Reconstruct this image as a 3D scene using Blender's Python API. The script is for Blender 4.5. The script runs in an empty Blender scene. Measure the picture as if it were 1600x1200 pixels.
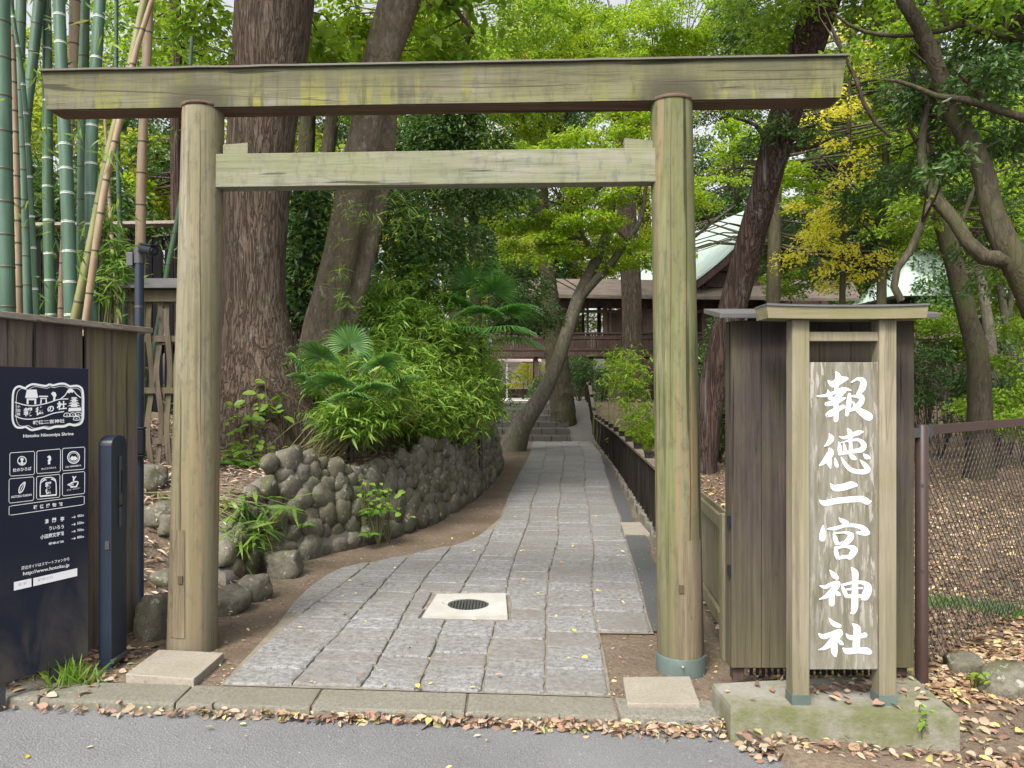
import bpy, bmesh, math, random
import numpy as np
from mathutils import Vector, Matrix, noise as mnoise
R = math.radians
random.seed(7); rng = np.random.default_rng(7)
scene = bpy.context.scene
COL = scene.collection

# ------------------------------------------------------------------ camera
F, HZ, EYE = 1200.0, 610.0, 1.5          # focal length in photo pixels, eye-level row, eye height
cam_d = bpy.data.cameras.new("camera"); cam = bpy.data.objects.new("camera", cam_d); COL.objects.link(cam)
cam_d.sensor_width = 36.0; cam_d.lens = 36.0 * F / 1600.0
cam_d.shift_y = (HZ - 600.0) / 1600.0
cam_d.clip_start = 0.05; cam_d.clip_end = 2000
cam.location = (0, 0, EYE); cam.rotation_euler = (R(90), 0, 0)
scene.camera = cam
# ------------------------------------------------------------------ sky, sun, exposure
SUN_EL, SUN_AZ = 50.0, 205.0             # degrees; azimuth clockwise from +Y (the way the camera looks)
world = bpy.data.worlds.new("World"); scene.world = world; world.use_nodes = True
wn = world.node_tree.nodes; wl = world.node_tree.links
bg = wn["Background"]; sky = wn.new("ShaderNodeTexSky")
sky.sky_type = 'NISHITA'; sky.sun_disc = False
sky.sun_elevation = R(SUN_EL); sky.sun_rotation = R(SUN_AZ)
sky.air_density = 1.0; sky.dust_density = 6.0; sky.ozone_density = 0.6
hsv = wn.new('ShaderNodeHueSaturation'); hsv.inputs['Saturation'].default_value = 0.20   # thin high cloud greys the sky
wl.new(sky.outputs[0], hsv.inputs['Color']); wl.new(hsv.outputs[0], bg.inputs[0]); bg.inputs[1].default_value = 0.135
sl = bpy.data.lights.new("sun", 'SUN'); sun = bpy.data.objects.new("sun", sl); COL.objects.link(sun)
sl.energy = 1.9; sl.angle = R(14); sl.color = (1.0, 0.94, 0.83)
sdir = Vector((math.sin(R(SUN_AZ)) * math.cos(R(SUN_EL)), math.cos(R(SUN_AZ)) * math.cos(R(SUN_EL)), math.sin(R(SUN_EL))))
sun.rotation_euler = sdir.to_track_quat('Z', 'Y').to_euler(); sun.location = (0, 0, 30)
scene.view_settings.view_transform = 'Standard'; scene.view_settings.look = 'None'
scene.view_settings.exposure = 1.24; scene.view_settings.gamma = 1.0
scene.render.engine = 'CYCLES'
cy = scene.cycles
cy.max_bounces = 10; cy.diffuse_bounces = 5; cy.glossy_bounces = 2; cy.transmission_bounces = 6; cy.transparent_max_bounces = 6
cy.use_denoising = True; cy.sample_clamp_indirect = 6.0

# ------------------------------------------------------------------ helpers
def W(px, py, d):                        # photo pixel + distance -> world point
    return Vector(((px - 800) / F * d, d, EYE - (py - HZ) / F * d))
def sm(a, b, x):
    t = min(1.0, max(0.0, (x - a) / (b - a))); return t * t * (3 - 2 * t)
def interp(x, xs, ys):
    return float(np.interp(x, xs, ys))
WALL = [(-2.3, 4.6), (-2.28, 5.1), (-2.14, 5.7), (-1.98, 6.43), (-1.73, 6.9), (-1.28, 7.66), (-.88, 8.8), (-.53, 10.6), (-.27, 13.4), (-.22, 15.0), (-.42, 15.6), (-1.2, 16.2), (-2.2, 17.5), (-2.4, 23), (-2.4, 40), (-2.4, 90)]
WY = [p[1] for p in WALL]; WX = [p[0] for p in WALL]
def wall_s(x, y):                        # metres behind the foot of the stone wall (positive = up on the bank)
    best, sg = 1e9, 1
    for i in range(len(WALL) - 1):
        ax, ay = WALL[i]; bx, by = WALL[i + 1]
        dx, dy = bx - ax, by - ay
        t = max(0, min(1, ((x - ax) * dx + (y - ay) * dy) / (dx * dx + dy * dy)))
        d = math.hypot(x - ax - dx * t, y - ay - dy * t)
        if d < best: best = d
    xw = np.interp(y, WY, WX)
    return best if x < xw else -best
def terrace(y):
    return 1.07 * min(1.0, max(0.0, (y - 22.3) / 3.9))
def g(x, y):                             # ground height
    z = (-0.03 * max(-3, min(3, x)) - 0.008) * (1 - sm(5, 8, y))
    z += terrace(y)
    if y > 4.5 and x < 0.3:
        s = wall_s(x, y)
        if s > 0:
            t = sm(5.7, 6.5, y)
            k = 1 - sm(20, 26, y)
            zw = 0.70 * sm(0.06, 0.22, s) + 0.16 * min(s, 6)
            zs = 0.85 * sm(0.0, 1.7, s) + 0.10 * min(s, 5)
            z += (t * zw + (1 - t) * zs) * sm(4.5, 5.1, y) * (0.35 + .65 * k)
    return z
def G(px, py):                           # photo pixel -> first point of the ground along that ray
    k, m = (px - 800) / F, (py - HZ) / F; d = 2.6
    while d < 60 and EYE - m * d > g(k * d, d): d += .02
    d -= .01; return Vector((k * d, d, g(k * d, d)))

def tag(o, label=None, cat=None, group=None, kind=None):
    if label: o["label"] = label
    if cat: o["category"] = cat
    if group: o["group"] = group
    if kind: o["kind"] = kind
    return o
def thing(name, label, cat, loc=(0, 0, 0), group=None):
    o = bpy.data.objects.new(name, None); COL.objects.link(o)
    o.location = loc; o.empty_display_size = 0.2
    return tag(o, label, cat, group)
def wloc(o):
    v = Vector((0, 0, 0))
    while o is not None: v += Vector(o.location); o = o.parent
    return v
def link(name, me, mats, parent=None):
    o = bpy.data.objects.new(name, me); COL.objects.link(o)
    for m in (mats if isinstance(mats, (list, tuple)) else [mats]): me.materials.append(m)
    if parent is not None:
        o.parent = parent; off = wloc(parent)
        n = len(me.vertices); a = np.empty(n * 3, np.float32); me.vertices.foreach_get('co', a)
        a = a.reshape(-1, 3) - np.array(off, np.float32); me.vertices.foreach_set('co', a.ravel()); me.update()
    return o
def dup(root, loc, rotz=0, label=None):
    r = root.copy(); COL.objects.link(r); r.location = loc; r.rotation_euler = (0, 0, rotz)
    if label: r["label"] = label
    for ch in list(root.children):
        c = ch.copy(); COL.objects.link(c); c.parent = r
        for q in list(ch.children):
            e = q.copy(); COL.objects.link(e); e.parent = c
    return r

class MB:                                # mesh builder, world coordinates
    def __init__(s): s.v = []; s.f = []; s.m = []; s.sm = []
    def add(s, vs, fs, mi=0, smooth=False):
        b = len(s.v); s.v += [tuple(p) for p in vs]
        for f in fs: s.f.append([i + b for i in f]); s.m.append(mi); s.sm.append(smooth)
    def hexa(s, b4, t4, mi=0):           # bottom quad and top quad, same winding (ccw from above)
        s.add(list(b4) + list(t4), [[3, 2, 1, 0], [4, 5, 6, 7], [0, 1, 5, 4], [1, 2, 6, 5], [2, 3, 7, 6], [3, 0, 4, 7]], mi)
    def box(s, c, size, rz=0, mi=0, M=None):
        x, y, z = [k / 2 for k in size]
        pts = [Vector(p) for p in [(-x, -y, -z), (x, -y, -z), (x, y, -z), (-x, y, -z), (-x, -y, z), (x, -y, z), (x, y, z), (-x, y, z)]]
        Q = M if M is not None else Matrix.Rotation(rz, 3, 'Z')
        pts = [Q @ p + Vector(c) for p in pts]; s.hexa(pts[:4], pts[4:], mi)
    def beam(s, a, b, w, h, mi=0, up=(0, 0, 1)):   # rectangular bar from a to b, w across, h along up
        a, b = Vector(a), Vector(b); t = (b - a).normalized(); up = Vector(up)
        sd = t.cross(up)
        if sd.length < 1e-4: sd = Vector((1, 0, 0))
        sd.normalize(); u = sd.cross(t).normalized()
        q = lambda p: [p + sd * (w / 2) * i + u * (h / 2) * j for i, j in ((-1, -1), (1, -1), (1, 1), (-1, 1))]
        A, B = q(a), q(b)
        s.add(A + B, [[0, 1, 2, 3], [7, 6, 5, 4], [0, 4, 5, 1], [1, 5, 6, 2], [2, 6, 7, 3], [3, 7, 4, 0]], mi)
    def prism(s, poly, z0, z1, mi=0):    # poly ccw list of (x, y)
        n = len(poly); v = [(p[0], p[1], z0) for p in poly] + [(p[0], p[1], z1) for p in poly]
        s.add(v, [list(range(n))[::-1], list(range(n, 2 * n))] + [[i, (i + 1) % n, n + (i + 1) % n, n + i] for i in range(n)], mi)
    def loft(s, rings, mi=0, smooth=True, caps=True):
        n = len(rings[0]); vs = [p for r in rings for p in r]; fs = []
        for k in range(len(rings) - 1):
            for i in range(n):
                j = (i + 1) % n; fs.append([k * n + i, k * n + j, (k + 1) * n + j, (k + 1) * n + i])
        s.add(vs, fs, mi, smooth)
        if caps:
            s.add(list(rings[0]), [list(range(n))[::-1]], mi); s.add(list(rings[-1]), [list(range(n))], mi)
    def tube(s, pts, rad, n=8, mi=0, caps=True, bump=0.0, freq=1.0, seed=0, ridges=0.0):
        pts = [Vector(p) for p in pts]; m = len(pts); rings = []
        t0 = (pts[1] - pts[0]).normalized(); u = t0.orthogonal().normalized()
        for k in range(m):
            t = (pts[min(k + 1, m - 1)] - pts[max(k - 1, 0)]).normalized()
            u = (u - t * u.dot(t)).normalized(); w = t.cross(u)
            r = rad[k] if hasattr(rad, '__len__') else rad
            ring = []
            for i in range(n):
                a = 2 * math.pi * i / n; d = u * math.cos(a) + w * math.sin(a); rr = r
                if bump:
                    q = pts[k] + d * r
                    rr = r * (1 + bump * mnoise.fractal(q * freq + Vector((seed, 0, 0)), 1.0, 2.0, 3))
                ring.append(pts[k] + d * rr)
            rings.append(ring)
        s.loft(rings, mi, True, caps)
    def mesh(s, name):
        me = bpy.data.meshes.new(name); me.from_pydata(s.v, [], s.f)
        me.polygons.foreach_set('material_index', s.m); me.polygons.foreach_set('use_smooth', s.sm); me.update()
        return me
    def build(s, name, mats, parent=None, bevel=0.0):
        me = s.mesh(name)
        if bevel:
            bm = bmesh.new(); bm.from_mesh(me)
            es = [e for e in bm.edges if len(e.link_faces) == 2 and e.calc_face_angle(0) > 0.6]
            bmesh.ops.bevel(bm, geom=es, offset=bevel, segments=2, profile=.6, affect='EDGES', clamp_overlap=True)
            bm.to_mesh(me); bm.free()
        return link(name, me, mats, parent)

def resample(pts, vals, step):
    """smooth a polyline (Catmull-Rom) and resample it about every step metres"""
    P = [Vector(p) for p in pts]; out, ov = [], []
    for i in range(len(P) - 1):
        p0, p1, p2, p3 = P[max(i - 1, 0)], P[i], P[i + 1], P[min(i + 2, len(P) - 1)]
        n = max(1, int((p2 - p1).length / step))
        for k in range(n):
            t = k / n
            out.append(.5 * ((2 * p1) + (p2 - p0) * t + (2 * p0 - 5 * p1 + 4 * p2 - p3) * t * t + (3 * p1 - p0 - 3 * p2 + p3) * t ** 3))
            ov.append(vals[i] * (1 - t) + vals[i + 1] * t)
    out.append(P[-1]); ov.append(vals[-1]); return out, ov

# leaf clouds ---------------------------------------------------------------
TPL = {
 'rhomb': (np.array([(0, 0, 0), (.45, .5, .10), (1, 0, -.08), (.45, -.5, .10)], float), [[0, 1, 2], [0, 2, 3]]),
 'lance': (np.array([(0, 0, 0), (.3, .5, .03), (.68, .34, -.06), (1, 0, -.22), (.68, -.34, -.06), (.3, -.5, .03)], float), [[0, 1, 5], [1, 2, 4, 5], [2, 3, 4]]),
 'oval': (np.array([(0, 0, 0), (.2, .38, .06), (.55, .5, .05), (.85, .25, -.05), (1, 0, -.14), (.85, -.25, -.05), (.55, -.5, .05), (.2, -.38, .06), (.5, 0, -.04)], float), [[0, 1, 8], [1, 2, 8], [2, 3, 8], [3, 4, 8], [4, 5, 8], [5, 6, 8], [6, 7, 8], [7, 0, 8]]),
}
_m = [(0, 0, 0)]
for k, (a, l) in enumerate([(-118, .42), (-88, .2), (-62, .66), (-36, .26), (0, .78), (36, .26), (62, .66), (88, .2), (118, .42)]):
    _m.append((.28 + l * math.cos(R(a)), l * math.sin(R(a)), -.10 * l))
_m.append((.28, 0, .05))
TPL['maple'] = (np.array(_m, float), [[10, i, i + 1] for i in range(0, 9)] + [[10, 9, 0]])
def unit(a): return a / np.maximum(np.linalg.norm(a, axis=1, keepdims=True), 1e-9)
def leaf_arrays(shape, P, D, N, L, Wd):
    T, fs = TPL[shape]; D = unit(D); S = unit(np.cross(N, D)); Nn = np.cross(D, S)
    n = len(P); k = len(T)
    V = P[:, None, :] + (T[None, :, 0:1] * L[:, None, None]) * D[:, None, :] + (T[None, :, 1:2] * Wd[:, None, None]) * S[:, None, :] + (T[None, :, 2:3] * L[:, None, None]) * Nn[:, None, :]
    loops = np.concatenate([np.array(f) for f in fs]); sizes = np.array([len(f) for f in fs])
    Lp = (np.arange(n)[:, None] * k + loops[None, :]).ravel()
    return V.reshape(-1, 3), Lp, np.tile(sizes, n)
def leaf_obj(name, sets, mats, parent=None):
    """sets: list of (shape, P, D, N, L, W[, material index])"""
    Vs, Ls, Ss, Ms, base = [], [], [], [], 0
    for st in sets:
        V, L, S = leaf_arrays(*st[:6]); Vs.append(V); Ls.append(L + base); Ss.append(S); base += len(V)
        Ms.append(np.full(len(S), st[6] if len(st) > 6 else 0, np.int32))
    V = np.concatenate(Vs).astype(np.float32); L = np.concatenate(Ls).astype(np.int32); S = np.concatenate(Ss).astype(np.int32); Mi = np.concatenate(Ms)
    me = bpy.data.meshes.new(name); me.vertices.add(len(V)); me.vertices.foreach_set('co', V.ravel())
    me.loops.add(len(L)); me.loops.foreach_set('vertex_index', L)
    me.polygons.add(len(S)); st = np.zeros(len(S), np.int32); st[1:] = np.cumsum(S)[:-1]
    me.polygons.foreach_set('loop_start', st); me.polygons.foreach_set('loop_total', S)
    me.polygons.foreach_set('material_index', Mi.astype(np.int32)); me.update(calc_edges=True)
    return link(name, me, mats, parent)
def rdir(n, zs=1.0):
    v = rng.normal(size=(n, 3)); v[:, 2] *= zs; return unit(v)
# ------------------------------------------------------------------ materials
class NT:
    def __init__(s, name):
        s.mat = bpy.data.materials.new(name); s.mat.use_nodes = True
        s.t = s.mat.node_tree; s.b = s.t.nodes["Principled BSDF"]; s.out = s.t.nodes["Material Output"]
        s.b.inputs['Specular IOR Level'].default_value = 0.3
    def n(s, typ, **kw):
        o = s.t.nodes.new(typ)
        for k, v in kw.items(): setattr(o, k, v)
        return o
    def l(s, a, b): s.t.links.new(a, b)
    def co(s, scale=(1, 1, 1), kind='Object', rot=(0, 0, 0)):
        tc = s.n('ShaderNodeTexCoord'); mp = s.n('ShaderNodeMapping'); mp.inputs['Scale'].default_value = scale; mp.inputs['Rotation'].default_value = rot
        s.l(tc.outputs[kind], mp.inputs[0]); return mp.outputs[0]
    def noise(s, vec, scale=5, detail=4, rough=.55, dist=0):
        o = s.n('ShaderNodeTexNoise'); o.inputs['Scale'].default_value = scale; o.inputs['Detail'].default_value = detail
        o.inputs['Roughness'].default_value = rough; o.inputs['Distortion'].default_value = dist
        if vec is not None: s.l(vec, o.inputs['Vector'])
        return o.outputs[0]
    def vor(s, vec, scale=5, feature='F1', out=0, rand=1.0):
        o = s.n('ShaderNodeTexVoronoi'); o.feature = feature; o.inputs['Scale'].default_value = scale; o.inputs['Randomness'].default_value = rand
        s.l(vec, o.inputs['Vector']); return o.outputs[out]
    def ramp(s, fac, stops, interp='LINEAR'):
        o = s.n('ShaderNodeValToRGB'); cr = o.color_ramp; cr.interpolation = interp
        while len(cr.elements) > 1: cr.elements.remove(cr.elements[-1])
        for i, (p, c) in enumerate(stops):
            e = cr.elements[0] if i == 0 else cr.elements.new(p)
            e.position = p; c = (c, c, c) if not hasattr(c, '__len__') else c; e.color = (*c, 1)
        s.l(fac, o.inputs[0]); return o.outputs[0]
    def mix(s, fac, a, b, mode='MIX'):
        o = s.n('ShaderNodeMix', data_type='RGBA', blend_type=mode)
        for k, v in ((0, fac), (6, a), (7, b)):
            if isinstance(v, (int, float)): o.inputs[k].default_value = v
            elif isinstance(v, tuple): o.inputs[k].default_value = (*v, 1)
            else: s.l(v, o.inputs[k])
        return o.outputs[2]
    def math(s, op, a, b=None):
        o = s.n('ShaderNodeMath', operation=op)
        for k, v in enumerate((a, b)):
            if v is None: continue
            if isinstance(v, (int, float)): o.inputs[k].default_value = v
            else: s.l(v, o.inputs[k])
        return o.outputs[0]
    def bump(s, h, strength=.4, dist=.01, prev=None):
        o = s.n('ShaderNodeBump'); o.inputs['Strength'].default_value = strength; o.inputs['Distance'].default_value = dist
        s.l(h, o.inputs['Height'])
        if prev is not None: s.l(prev, o.inputs['Normal'])
        s.l(o.outputs[0], s.b.inputs['Normal']); return o.outputs[0]
    def color(s, c):
        if isinstance(c, tuple): s.b.inputs['Base Color'].default_value = (*c, 1)
        else: s.l(c, s.b.inputs['Base Color'])
    def rough(s, v): s.b.inputs['Roughness'].default_value = v
    def island(s):
        return s.n('ShaderNodeNewGeometry').outputs['Random Per Island']
    def posz(s):
        sp = s.n('ShaderNodeSeparateXYZ'); s.l(s.n('ShaderNodeNewGeometry').outputs['Position'], sp.inputs[0]); return sp.outputs[2]
    def nz(s):
        sp = s.n('ShaderNodeSeparateXYZ'); s.l(s.n('ShaderNodeNewGeometry').outputs['Normal'], sp.inputs[0]); return sp.outputs[2]

def wood(name, c0, c1, axis='z', grain=1.0, moss=None, moss_amt=.5, streak=None, bump=.5, spec=.25, island=.0, low=None, band=None, top=None):
    """weathered timber: fine grain along axis, moss blotches, run-down streaks"""
    m = NT(name); sc = {'z': (22, 22, 1.1), 'x': (1.1, 22, 22), 'y': (22, 1.1, 22)}[axis]
    sc = tuple(k * grain for k in sc)
    v = m.co(sc); n1 = m.noise(v, 2.2, 6, .65, .4); n2 = m.noise(v, 9, 4, .6)
    f = m.math('ADD', m.math('MULTIPLY', n1, .7), m.math('MULTIPLY', n2, .3))
    c = m.ramp(f, [(.33, c0), (.66, c1)])
    crack = m.ramp(m.noise(m.co(tuple(k * .55 for k in sc)), 2.0, 2, .5, .6), [(.0, 1), (.488, 1), (.5, .25), (.512, 1)])
    c = m.mix(.5, c, crack, 'MULTIPLY')
    fsc = {'z': (46, 46, .9), 'x': (.9, 46, 46), 'y': (46, .9, 46)}[axis]
    fib = m.noise(m.co(fsc), 1.0, 4, .7, .15)
    blo = m.noise(m.co((1.5, 1.5, .9)), 1.4, 5, .6)
    c = m.mix(m.ramp(blo, [(.38, 0.0), (.7, .55)]), c, tuple(k * .62 for k in c0))
    if island:
        c = m.mix(m.math('MULTIPLY', m.island(), island), c, tuple(k * .5 for k in c0))
    if moss:
        ms = m.ramp(m.noise(m.co((2.4, 2.4, .8)), 1.7, 6, .65, .5), [(.5 - moss_amt * .22, 0), (.62, .85)])
        c = m.mix(ms, c, moss)
    if streak:
        st = m.ramp(m.noise(m.co((9, 9, .55)), 1.0, 3, .6, .2), [(.52, 0), (.57, .85)])
        c = m.mix(st, c, streak)
        c = m.mix(m.ramp(m.noise(m.co((13, 13, .9)), 1.0, 3, .6, .3), [(.58, 0), (.64, .7)]), c, tuple(k * .45 for k in c0))
    if band:                             # broad upright bands of bare and green timber
        bsc = {'z': (8, 8, .22), 'x': (.5, 8, 8), 'y': (8, .5, 8)}[axis]
        c = m.mix(m.ramp(m.noise(m.co(bsc), 1.0, 3, .5), [(.42, .0), (.60, .75)]), c, band)
        c = m.mix(m.ramp(m.noise(m.co((11, 11, 4)), 2.2, 5, .7), [(.52, 0), (.66, .5)]), c, tuple(k * .55 for k in c0))
    if top:                              # grime washed down from the upper edge: (colour, z0, z1)
        z = m.math('ADD', m.posz(), m.math('MULTIPLY', m.noise(m.co((7, 7, .8)), 1.3, 4, .6), .22))
        mr = m.n('ShaderNodeMapRange'); m.l(z, mr.inputs[0]); mr.inputs[1].default_value = top[1] + .11; mr.inputs[2].default_value = top[2] + .11
        mr.inputs[3].default_value = 0; mr.inputs[4].default_value = .85
        c = m.mix(mr.outputs[0], c, top[0])
    if low:                              # damp algae that grows up from the foot: (colour, z0, z1)
        z = m.math('ADD', m.posz(), m.math('MULTIPLY', m.noise(m.co((6, 6, 1.5)), 1.5, 4), .7))
        mr = m.n('ShaderNodeMapRange'); m.l(z, mr.inputs[0]); mr.inputs[1].default_value = low[1] + .35; mr.inputs[2].default_value = low[2] + .35
        mr.inputs[3].default_value = .8; mr.inputs[4].default_value = 0
        c = m.mix(mr.outputs[0], c, low[0])
    c = m.mix(.85, c, m.ramp(fib, [(.30, .50), (.42, .86), (.66, 1.12)]), 'MULTIPLY')
    chk = m.ramp(m.noise(m.co(tuple(k * .45 for k in fsc)), 1.0, 2, .5, .1), [(.315, .30), (.335, 1)])
    c = m.mix(.9, c, chk, 'MULTIPLY')
    m.color(c); m.rough(.8); m.b.inputs['Specular IOR Level'].default_value = spec
    h = m.math('ADD', m.math('MULTIPLY', f, m.math('ADD', m.math('MULTIPLY', crack, .5), .5)), m.math('MULTIPLY', fib, .5))
    m.bump(h, bump, .006); return m.mat
def bark(name, c0, c1, sx=16, sz=3.0, moss=None, bump=1.0, pale=None, dist=.03, ridge=.6, psc=(6, 6, 2.2)):
    """bark: long upright fissures (stretched noise folded about its middle) over fine grain and big blotches"""
    m = NT(name); v = m.co((sx, sx, sz)); fine = m.noise(m.co((sx * 2.2, sx * 2.2, sz * 3)), 1.6, 6, .7)
    r = m.math('ABSOLUTE', m.math('SUBTRACT', m.noise(v, 1.0, 3, .55, .8), .5))
    rid = m.ramp(r, [(0, 0), (.07, .75), (.22, 1)]); big = m.noise(m.co((1.8, 1.8, .8)), 1.5, 5, .6)
    hgt = m.math('ADD', m.math('MULTIPLY', rid, ridge), m.math('MULTIPLY', fine, .6))
    c = m.ramp(fine, [(.3, c0), (.68, c1)]); c = m.mix(m.ramp(rid, [(0, ridge), (.9, 0)]), c, tuple(k * .38 for k in c0))
    c = m.mix(m.ramp(big, [(.4, 0), (.7, .5)]), c, tuple(k * .7 for k in c0))
    if moss:
        c = m.mix(m.ramp(m.noise(m.co((1.4, 1.4, .7)), 1.5, 6, .65), [(.46, 0), (.64, .75)]), c, moss)
    if pale:
        c = m.mix(m.ramp(m.noise(m.co(psc), 1.6, 6, .7), [(.56, 0), (.68, .55)]), c, pale)
    m.color(c); m.rough(.92); m.b.inputs['Specular IOR Level'].default_value = .12
    m.bump(hgt, bump, dist); return m.mat
def leaf(name, ca, cb, trans=.5, cc=None, gloss=.45, spec=.3, tboost=1.6):
    """two-sided leaf: diffuse + translucent, hue varies per leaf and by loose clump"""
    m = NT(name); r = m.island(); cl = m.noise(m.co((.9, .9, .9)), 1.0, 2, .5)
    f = m.math('ADD', m.math('MULTIPLY', r, .55), m.math('MULTIPLY', cl, .45))
    st = [(.2, ca), (.72, cb)]
    if cc: st.append((.86, cc))
    c = m.ramp(f, st); m.color(c); m.rough(gloss); m.b.inputs['Specular IOR Level'].default_value = spec
    tr = m.n('ShaderNodeBsdfTranslucent'); tc = m.mix(1.0, c, (tboost, tboost, tboost * .6), 'MULTIPLY')
    tcc = m.n('ShaderNodeMix', data_type='RGBA', blend_type='MULTIPLY'); m.l(tc, tr.inputs[0])
    ms = m.n('ShaderNodeMixShader'); ms.inputs[0].default_value = trans
    m.l(m.b.outputs[0], ms.inputs[1]); m.l(tr.outputs[0], ms.inputs[2]); m.l(ms.outputs[0], m.out.inputs[0]); return m.mat
def plain(name, c, rough=.5, metal=0, spec=.4, noise=.12, scale=12, bump=0):
    m = NT(name); n = m.noise(m.co((1, 1, 1)), scale, 4, .6)
    m.color(m.mix(n, tuple(k * (1 - noise) for k in c), tuple(min(1, k * (1 + noise)) for k in c)))
    m.rough(rough); m.b.inputs['Metallic'].default_value = metal; m.b.inputs['Specular IOR Level'].default_value = spec
    if bump: m.bump(n, bump, .01)
    return m.mat
def granite(name, lo, hi, speck=.8, stain=(.2, .16, .11), island=.3, fs=60, lichen=None):
    m = NT(name); v = m.co((1, 1, 1))
    s1 = m.noise(v, fs, 4, .8); s2 = m.noise(v, 190, 2, .7); big = m.noise(v, 3, 5, .6)
    c = m.ramp(m.math('ADD', m.math('MULTIPLY', s1, .6), m.math('MULTIPLY', s2, .4)), [(.38, lo), (.60, hi)])
    c = m.mix(m.math('MULTIPLY', m.island(), island), c, stain)
    c = m.mix(m.ramp(big, [(.42, 0), (.75, .6)]), c, stain)
    if lichen:                           # moss in blotches, pale lichen in crisp specks
        c = m.mix(m.ramp(m.noise(v, 5.5, 6, .7), [(.52, 0), (.62, .7)]), c, (.062, .068, .026))
        c = m.mix(m.ramp(m.noise(v, 19, 4, .65), [(.60, 0), (.645, .75)]), c, lichen)
    m.color(c); m.rough(.8); m.bump(m.math('ADD', s1, m.math('MULTIPLY', m.noise(v, 22, 4), 1.2)), .5, .008); return m.mat

MAT = {}
MAT['gate_post'] = wood('gate_post_wood', (.150, .134, .098), (.305, .277, .212), 'z', .4, (.15, .138, .072), .3, (.215, .155, .088), .45, low=((.15, .125, .09), .0, .5), band=(.165, .150, .088))
MAT['gate_post_green'] = wood('green_gate_post_wood', (.112, .110, .060), (.235, .228, .142), 'z', .4, (.100, .110, .038), .8, (.185, .14, .08), .3, low=((.10, .088, .055), .0, .9), band=(.112, .118, .043))
MAT['gate_lintel'] = wood('gate_lintel_wood', (.095, .088, .063), (.20, .188, .142), 'x', .42, (.105, .105, .045), .5, (.16, .155, .035), .6, band=(.130, .128, .062), top=((.062, .060, .034), 3.10, 3.30))
def post_stain(mat):                     # black mould where water sits between lintel and posts
    nt = mat.node_tree; N = nt.nodes; b = N['Principled BSDF']; src = b.inputs['Base Color'].links[0].from_socket
    def mth(op, a, bb=None):
        o = N.new('ShaderNodeMath'); o.operation = op
        for k, v in enumerate((a, bb)):
            if v is None: continue
            if isinstance(v, (int, float)): o.inputs[k].default_value = v
            else: nt.links.new(v, o.inputs[k])
        return o.outputs[0]
    tc = N.new('ShaderNodeTexCoord'); sp = N.new('ShaderNodeSeparateXYZ'); nt.links.new(tc.outputs['Object'], sp.inputs[0])
    nz = N.new('ShaderNodeTexNoise'); nz.inputs['Scale'].default_value = 9; nt.links.new(tc.outputs['Object'], nz.inputs['Vector'])
    dx = mth('DIVIDE', mth('ABSOLUTE', mth('SUBTRACT', mth('ABSOLUTE', mth('ADD', sp.outputs[0], -.02)), 1.31)), .21)
    dz = mth('DIVIDE', mth('SUBTRACT', sp.outputs[2], 3.08), .13)
    r = mth('ADD', mth('ADD', mth('MULTIPLY', dx, dx), mth('MULTIPLY', dz, dz)), mth('MULTIPLY', nz.outputs[0], .5))
    mr = N.new('ShaderNodeMapRange'); nt.links.new(r, mr.inputs[0]); mr.inputs[1].default_value = .6; mr.inputs[2].default_value = 1.8; mr.inputs[3].default_value = .92; mr.inputs[4].default_value = 0
    mx = N.new('ShaderNodeMix'); mx.data_type = 'RGBA'; nt.links.new(mr.outputs[0], mx.inputs[0]); nt.links.new(src, mx.inputs[6]); mx.inputs[7].default_value = (.04, .038, .022, 1)
    nt.links.new(mx.outputs[2], b.inputs['Base Color']); return mat
post_stain(MAT['gate_lintel'])
MAT['gate_tie'] = wood('gate_tie_wood', (.165, .160, .130), (.27, .265, .23), 'x', .42, (.165, .172, .095), .5, None, .4, band=(.155, .16, .092))
MAT['lintel_cap'] = plain('lintel_cap_metal', (.10, .09, .07), .6, 0, .3, .4, 6)
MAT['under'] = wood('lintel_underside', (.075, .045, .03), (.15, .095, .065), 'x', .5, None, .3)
MAT['board_old'] = wood('fence_board_wood', (.105, .082, .078), (.25, .20, .185), 'z', .7, (.185, .172, .08), .55, None, .7, island=.3)
MAT['cap_grey'] = wood('grey_cap_wood', (.22, .19, .155), (.40, .355, .30), 'y', .7, None, .3)
MAT['lattice'] = wood('lattice_wood', (.075, .058, .044), (.165, .13, .098), 'z', 1, (.10, .09, .045), .3, None, .6, island=.4)
MAT['dark_fence'] = wood('dark_fence_wood', (.006, .006, .007), (.016, .015, .016), 'z', 1, None, .3, spec=.05)
MAT['shed'] = wood('shed_board_wood', (.032, .025, .0235), (.088, .068, .061), 'z', .55, (.062, .054, .034), .2, None, .8, island=.25, low=((.088, .080, .040), .0, .9))
MAT['sign_post'] = wood('sign_post_wood', (.185, .158, .115), (.315, .275, .21), 'z', .6, (.17, .155, .09), .35, None, .35, low=((.12, .108, .062), .0, .9))
MAT['sign_roof'] = wood('sign_roof_wood', (.17, .148, .095), (.28, .25, .17), 'x', .6, (.17, .16, .075), .45, None, .35)
MAT['black_fence'] = wood('black_fence_wood', (.010, .009, .008), (.036, .029, .024), 'z', 1, None, .3, spec=.08)
MAT['rail_top'] = wood('rail_top_wood', (.09, .075, .055), (.21, .18, .13), 'y', 1, None, .3)
MAT['wicket'] = wood('wicket_wood', (.165, .145, .10), (.33, .29, .20), 'z', .8, (.17, .165, .085), .4, None, .5, island=.3)
MAT['hall_wood'] = wood('hall_wood', (.035, .022, .018), (.085, .055, .042), 'z', .5, None, .3, island=.2)
MAT['hall_red'] = wood('corridor_wood', (.042, .028, .022), (.092, .064, .052), 'z', .7, None, .3, spec=.1, island=.3)
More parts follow.
